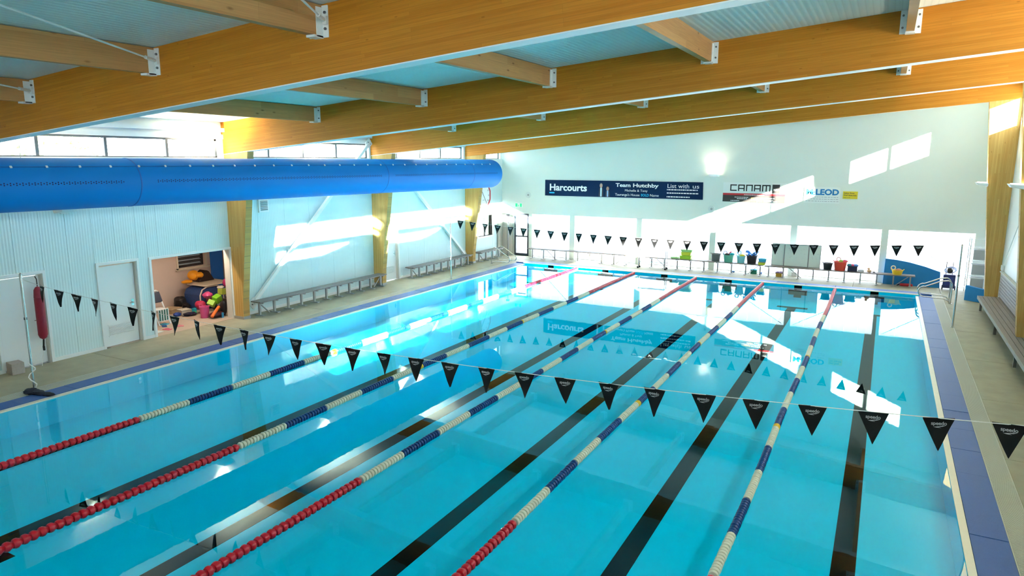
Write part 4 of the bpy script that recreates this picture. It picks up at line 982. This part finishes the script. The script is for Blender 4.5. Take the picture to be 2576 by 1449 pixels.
# rack of white wire shelves
t = thing('wire_rack', 'tall white wire shelving rack in the far right corner', 'rack', (16.85, 26.7, DZ))
rk = MB()
for x in (16.55, 17.12):
    for y in (26.35, 26.95): rk.tube([(x, y, DZ), (x, y, 1.95)], .017, 6)
rk.build('uprights', WHITE, t)
for z in (.18, .58, .65, 1.1, 1.17, 1.62, 1.93):
    m = MB().tube([(16.55, 26.35, z), (17.12, 26.35, z), (17.12, 26.95, z), (16.55, 26.95, z), (16.55, 26.35, z)], .012, 6)
    m.build('shelf_rim', WHITE, t)
    if z in (.18, .65, 1.17, 1.62): 
        g = MB()
        for k in range(12): g.box(16.56+k*.047, 16.564+k*.047, 26.36, 26.94, z-.003, z+.003)
        g.build('shelf_wires', WHITE, t)
for z in (.2, .67, 1.19): MB().box(16.66, 17.05, 26.45, 26.86, z+.02, z+.36).build('basket_liner', pmat('liner_grey', (.42, .45, .47)), t)
# steel trolley in front of the bench
t = thing('steel_trolley', 'low white steel trolley on castors in front of the end bench', 'trolley', (5.3, 26.5, DZ))
fr = MB()
for x in (4.72, 5.9):
    for y in (26.32, 26.56): fr.tube([(x, y, .1), (x, y, .84)], .015, 6)
for z in (.84, .30):
    fr.tube([(4.72, 26.32, z), (5.9, 26.32, z), (5.9, 26.56, z), (4.72, 26.56, z), (4.72, 26.32, z)], .013, 6)
fr.build('frame', CHROME, t, True)
MB().box(4.73, 5.89, 26.33, 26.55, .83, .85).build('top_tray', mat('tray_white', (.72, .72, .68), .4), t)
for x in (4.72, 5.9):
    for y in (26.32, 26.56): MB().lathe([(.001, -.012), (.04, -.012), (.04, .012), (.001, .012)], (x, y, .06), 'y', 12).box(x-.012, x+.012, y-.012, y+.012, .07, .11).build('castor', BLACK, t)

# ------------------------------------------------------------------ grab rails
def arc(c, r, a0, a1, n, plane):
    out = []
    for i in range(n+1):
        a = R(a0+(a1-a0)*i/n); out.append((c[0]+r*math.cos(a), c[1], c[2]+r*math.sin(a)))
    return out
t = thing('grab_rails', 'pair of curved stainless grab rails at the far right pool corner', 'rail', (15.6, 24.3, DZ))
for y in (24.0, 24.62):
    p = [(15.95, y, DZ)] + [(15.95, y, .55)] + arc((15.80, y, .62), .15, 0, 75, 5, 0) + [(15.65, y, .74), (15.2, y, .52)] + arc((15.19, y, .36), .17, 100, 260, 8, 0) + [(15.3, y, .185), (15.75, y, .17), (15.88, y, .12), (15.93, y, DZ)]
    MB().tube(p, .021, 10).build('rail', CHROME, t, True)
    MB().lathe([(.05, 0), (.05, .012), (.03, .015)], (15.95, y, DZ), 'z', 14).build('flange', CHROME, t)
t = thing('grab_rails', 'pair of curved stainless grab rails at the far left pool corner', 'rail', (-1.0, 24.9, DZ))
for y in (24.35, 24.95):
    p = [(-1.35, y, DZ), (-1.35, y, .55)] + [(-1.30, y, .70), (-1.20, y, .75), (-1.05, y, .71), (-.55, y, .40)] + arc((-.55, y, .27), .13, 80, -90, 7, 0) + [(-.7, y, .14), (-1.1, y, .14), (-1.28, y, .10), (-1.33, y, DZ)]
    MB().tube(p, .019, 8).build('rail', CHROME, t, True)
    MB().lathe([(.05, 0), (.05, .012), (.03, .015)], (-1.35, y, DZ), 'z', 14).build('flange', CHROME, t)
t = thing('reaching_pole', 'dark slim pole standing upright beside the far left grab rails', 'pole', (-1.62, 26.4, DZ))
MB().tube([(-1.62, 26.4, DZ), (-1.62, 26.4, 2.05)], .02, 8).build('shaft', BOLT, t)
MB().box(-1.70, -1.55, 26.36, 26.44, 1.96, 2.05).build('head', BLACK, t)

# ------------------------------------------------------------------ things in the storage room
def at(x, y, z, r, m, name, lab, cat, jit=.12): return tag(MB().blob((x, y, z), r, 14, 9, jit).build(name, m, None, True), lab, cat)
t = thing('float_mat', 'tall narrow royal blue mat standing on end in the storage room', 'mat', (-5.2, 13.15, DZ))
MB().box(-5.30, -5.22, 12.92, 13.34, DZ, 2.2).build('foam_sheet', mat('royal_blue', (.003, .12, .50), .6), t)
t = thing('storage_drum', 'big domed blue storage drum with pale rim in the storage room', 'drum', (-4.65, 12.1, DZ))
DB = mat('drum_blue', (.02, .06, .20), .6, noise=.5, nscale=25)
prof_ = [(-4.2, 11.62, DZ), (-4.2, 12.42, DZ), (-4.2, 12.42, .50), (-4.2, 12.34, .62), (-4.2, 12.2, .68), (-4.2, 11.86, .68), (-4.2, 11.7, .62), (-4.2, 11.62, .48)]
MB().prism(prof_, (-.75, 0, 0)).build('drum_body', DB, t, bevel=.02)
rm_ = [(-4.2, 11.60, .1), (-4.2, 11.60, .48), (-4.2, 11.68, .64), (-4.2, 11.85, .71), (-4.2, 12.2, .71), (-4.2, 12.36, .64), (-4.2, 12.44, .5), (-4.2, 12.44, .1)]
MB().tube([(-4.19, p[1], p[2]) for p in rm_], .022, 8).build('rim', pmat('rim_pale', (.60, .56, .48)), t, True)
o = MB().box(-4.95, -4.15, 11.75, 12.75, .735, .77).build('foam_board', pmat('board_cream', (.62, .55, .42))); tag(o, 'flat cream foam board on top of the blue drum', 'board')
t = thing('inflatable_toy', 'orange inflatable toy heaped on the foam board in the storage room', 'inflatable', (-4.9, 11.9, .77))
OR = pmat('inflat_orange', (.74, .30, .01))
MB().blob((-4.88, 11.94, 1.0), (.14, .17, .16), 14, 9, .08).build('head', OR, t, True)
MB().blob((-4.72, 12.05, 1.01), (.09, .12, .08), 12, 8, .15).build('arm', OR, t, True)
MB().blob((-4.9, 11.72, .83), (.14, .17, .055), 12, 8, .12).build('foot', OR, t, True)
BB = pmat('bag_brown', (.018, .010, .010))
o = MB().prism([(-4.75, 12.02, .775), (-4.75, 12.62, .775), (-4.75, 12.42, 1.08), (-4.75, 12.34, 1.12), (-4.75, 12.18, 1.02)], (-.35, 0, 0)).build('duffel_bag', BB, bevel=.03); tag(o, 'dark brown peaked bag on the foam board behind the orange inflatable', 'bag')
at(-5.05, 11.55, .20, (.20, .22, .19), pmat('bag_black', (.008, .008, .010)), 'duffel_bag', 'black bag slumped against the back wall left of the drum', 'bag', .18)
at(-4.75, 11.50, .12, (.14, .10, .11), pmat('bag_black_b', (.010, .009, .012)), 'duffel_bag', 'smaller black bag on the floor touching the drum', 'bag', .2)
crate(-4.75, 10.98, DZ, .42, .42, .12, pmat('cardboard', (.45, .33, .19)), 'flat tan cardboard box on the storage room floor', 'cardboard_box', 'box', MATS['cardboard'], 12)
crate(-4.20, 11.02, DZ, .26, .26, .14, pmat('box_offwhite', (.65, .60, .50)), 'off-white box beside the tan cardboard box', 'cardboard_box', 'box', MATS['box_offwhite'], -10)
tub(-3.30, 11.02, DZ, .14, .33, pmat('tub_pink', (.72, .10, .30)), 'bright pink tall tub in the storage room')
at(-3.85, 11.33, .28, (.16, .15, .13), pmat('crimson', (.50, .02, .08)), 'swim_float', 'crimson cushion-like float behind the pink tub', 'float', .10)
at(-3.98, 11.70, .50, (.13, .14, .10), pmat('hot_pink', (.75, .08, .28)), 'swim_float', 'hot pink float above the crimson one', 'float', .15)
at(-3.78, 11.60, .40, (.09, .09, .12), pmat('maroon', (.12, .01, .03)), 'duffel_bag', 'dark maroon bag between the pink float and the lime block', 'bag', .12)
for (x, y, z, hx, hz, a, col, lab) in ((-3.42, 11.58, .46, .10, .11, 20, (.24, .62, .03), 'lime green foam block tipped on its corner in the storage pile'), (-3.55, 11.92, .62, .13, .09, -6, (.38, .46, .06), 'olive green foam block at the top right of the storage pile'), (-3.45, 11.40, .36, .08, .09, 50, (.40, .70, .08), 'pale lime foam block below the brighter lime one')):
    o = MB().box(x-.10, x+.10, y-hx, y+hx, z-hz, z+hz, Matrix.Rotation(R(a), 3, 'X') @ Matrix.Rotation(R(a*.6), 3, 'Y')).build('foam_block', pmat('foam_%d' % a, col), bevel=.01); tag(o, lab, 'foam block')
at(-3.45, 11.75, .22, (.22, .30, .20), pmat('gear_pile', (.014, .012, .016)), 'gear_bag', 'big black gear bag underneath the green foam blocks', 'bag', .15)
t = thing('pool_noodle', 'thick orange noodle leaning across dark gear beside the pink tub', 'noodle', (-3.0, 11.1, DZ))
MB().tube([(-2.92, 10.96, .10), (-2.98, 11.12, .2), (-3.05, 11.32, .31)], .045, 12).build('foam', pmat('noodle_orange', (.88, .17, .02)), t, True)
at(-3.03, 11.22, .11, (.16, .24, .09), pmat('gear_dark', (.05, .006, .012)), 'gear_bag', 'black and maroon gear bag under the orange noodle', 'bag', .15)
at(-3.02, 11.44, .26, (.12, .08, .22), pmat('gear_black', (.010, .010, .012)), 'gear_bag', 'black gear bag against the right jamb of the opening', 'bag', .15)
at(-3.90, 10.98, .07, (.14, .20, .05), pmat('gear_navy', (.012, .014, .04)), 'gear_bag', 'flat dark navy bag on the floor left of the pink tub', 'bag', .2)
at(-4.12, 10.72, .08, (.09, .12, .06), pmat('toy_navy', (.01, .05, .28)), 'soft_toy', 'navy blue toy on the floor near the off-white box', 'toy', .2)
o = MB().box(-4.30, -4.20, 11.35, 11.45, DZ, .13).build('foam_cube', AQ, None, bevel=.01); tag(o, 'small bright blue cube on the storage room floor', 'toy')
at(-3.92, 11.17, .07, (.05, .06, .05), pmat('ball_green', (.03, .38, .16)), 'ball', 'small green ball on the floor left of the pink tub', 'ball', .03)
o = MB().lathe([(.001, 0), (.03, 0), (.032, .15), (.001, .15)], (-2.85, 11.27, DZ), 'z', 12).build('bottle', pmat('bottle_blue', (.03, .25, .5))); tag(o, 'small blue bottle by the right jamb of the storage opening', 'bottle')
at(-3.62, 12.08, .86, (.09, .08, .13), pmat('raspberry', (.42, .02, .13)), 'swim_float', 'raspberry float at the top right edge of the storage pile', 'float', .1)
at(-3.66, 11.92, .74, (.08, .10, .05), pmat('white_lace', (.6, .55, .48)), 'net_bag', 'pale netted bag on the olive foam block', 'bag', .2)
# striped garden chair
t = thing('folding_chair', 'white framed folding chair with navy towel and striped seat inside the opening', 'chair', (-3.8, 9.9, DZ))
wf_ = MB()
for y in (9.72, 10.06):
    wf_.tube([(-3.50, y, DZ), (-3.72, y, .42), (-3.95, y, .88)], .018, 8); wf_.tube([(-4.05, y, DZ), (-3.58, y, .45)], .018, 8)
wf_.tube([(-3.95, 9.72, .88), (-3.97, 9.76, .92), (-3.97, 10.02, .92), (-3.95, 10.06, .88)], .018, 8); wf_.build('frame', WHITE, t, True)
MB().box(-3.98, -3.56, 9.74, 10.04, .42, .45).build('seat', WHITE, t)
for k in range(4): MB().box(-3.54, -3.52, 9.76+k*.075, 9.79+k*.075, .14, .44).build('green_stripe', pmat('stripe_green', (.02, .16, .12)), t)
MB().box(-3.545, -3.54, 9.74, 10.06, .12, .45).build('hanging_cloth', PRINTW, t)
MB().box(-3.90, -3.80, 9.74, 10.05, .60, .90, Matrix.Rotation(R(-25), 3, 'Y')).build('towel', pmat('towel_navy', (.010, .014, .035)), t, bevel=.02)
# small things on the deck at the opening
for (x, y, m, lab, rz) in ((-3.55, 9.9, AQ, 'flat aqua hand paddle on the floor inside the opening, farther', 20), (-3.35, 9.75, pmat('paddle_blue', (.02, .09, .3)), 'dark blue hand paddle on the floor just inside the opening', -30), (-2.95, 9.55, pmat('paddle_pink', (.75, .12, .2)), 'pink hand paddle on the floor at the opening, nearer', 15), (-3.0, 9.95, pmat('paddle_rose', (.70, .20, .25)), 'rose hand paddle on the floor at the opening, farther right', 60), (-3.05, 9.2, pmat('sheet_white', (.65, .70, .66)), 'white papers on the floor behind the left jamb of the opening', 5)):
    t = thing('hand_paddle' if 'paddle' in lab else 'paper_stack', lab, 'paddle' if 'paddle' in lab else 'paper', (x, y, DZ))
    rm = Matrix.Rotation(R(rz), 3, 'Z'); s_ = 2.2 if 'paper' in lab else 1
    MB().box(x-.11*s_, x+.11*s_, y-.06*s_, y+.06*s_, DZ, DZ+.018, rm).build('blade', m, t, bevel=.004)
    MB().tube([(x-.03, y-.05, DZ+.02), (x, y, DZ+.045), (x+.03, y+.05, DZ+.02)], .006, 5).build('strap', m, t)

# ------------------------------------------------------------------ outside
struct(MB().box(-60, 70, -40, 90, -1.7, -1.5).build('floor_outside', mat('outside_ground', (.45, .45, .42), .9, noise=.15, nscale=.5)))
t = thing('neighbour_roof', 'pale metal roof of the building outside the left windows', 'roof', (-12, 10, 3.0))
MB().prism([(-22, -6, 4.1), (-3.2, -6, 3.75), (-3.2, -6, 3.6), (-22, -6, 3.6)], (0, 13, 0)).build('roof_sheet', mat('roof_metal', (.50, .60, .62), .4, noise=.05), t)
for k in range(24): MB().prism([(-22, -6+k*.54, 4.1), (-3.2, -6+k*.54, 3.75), (-3.2, -6+k*.54, 3.80), (-22, -6+k*.54, 4.15)], (0, .04, 0)).build('roof_rib', MATS['roof_metal'], t)
MB().box(-21.9, -3.3, -5.9, 6.9, -1.5, 3.6).build('building_wall', WHITE, t)
for i, (x, y, lab) in enumerate(((-6.5, 9.6, 'finned grey roof vent outside behind the left windows'), (-6.0, 16.6, 'square capped roof vent outside between the first two columns'), (-7.5, 27.0, 'capped roof vent outside near the far column'))):
    t = thing('roof_vent', lab, 'vent', (x, y, 3.3), 'roof vents')
    GV = mat('vent_metal', (.42, .52, .54), .4)
    MB().box(x-.22, x+.22, y-.22, y+.22, -1.5, 4.55).build('shaft', GV, t)
    MB().prism([(x-.38, y-.38, 4.62), (x+.38, y-.38, 4.62), (x+.2, y-.38, 4.78), (x-.2, y-.38, 4.78)], (0, .76, 0)).build('cap', GV, t)
    if i == 0:
        for k in range(3): MB().box(x-.42, x+.42, y-.42, y+.42, 4.60+k*.14, 4.64+k*.14).build('fin', GV, t)
t = thing('plant_box', 'grey rooftop plant housing outside the left windows', 'housing', (-12, 8.2, 3.9))
MB().box(-13.5, -11.0, 6.4, 9.6, 3.4, 4.65).build('case', mat('plant_white', (.75, .8, .8), .5), t); MB().box(-13.6, -10.9, 6.3, 9.7, 4.65, 4.75).build('lid', MATS['vent_metal'], t)
MB().box(-13.4, -11.1, 6.5, 9.5, -1.5, 3.4).build('support', MATS['vent_metal'], t)
for (x, y, lab) in ((-30, 7.0, 'yellow green tree outside the leftmost window pane'), (-33, 15.0, 'paler tree outside behind the rooftop housing'), (-32, 24, 'tree far outside beyond the roof vents')):
    t = thing('tree', lab, 'tree', (x, y, -1.5), 'trees outside')
    MB().tube([(x, y, -1.5), (x, y+.2, 2), (x+.1, y, 4)], [.25, .2, .1], 8).build('trunk', mat('bark', (.15, .1, .07), .9), t)
    m = MB()
    for k in range(260):
        a, b_ = random.uniform(0, 6.28), random.uniform(-1, 1); rr = random.uniform(1.2, 2.6); q = math.sqrt(1-b_*b_)
        p = Vector((x+rr*q*math.cos(a), y+rr*q*math.sin(a)*1.3, 4.3+rr*b_*.9)); s_ = random.uniform(.18, .35); u = Vector((random.uniform(-1, 1), random.uniform(-1, 1), random.uniform(-1, 1))).normalized(); v = u.orthogonal().normalized()
        m.add([p-u*s_, p+v*s_*.6, p+u*s_, p-v*s_*.6], [(0, 1, 2, 3)])
    stuff(m.build('foliage', mat('foliage', (.16, .22, .06), .8), t))
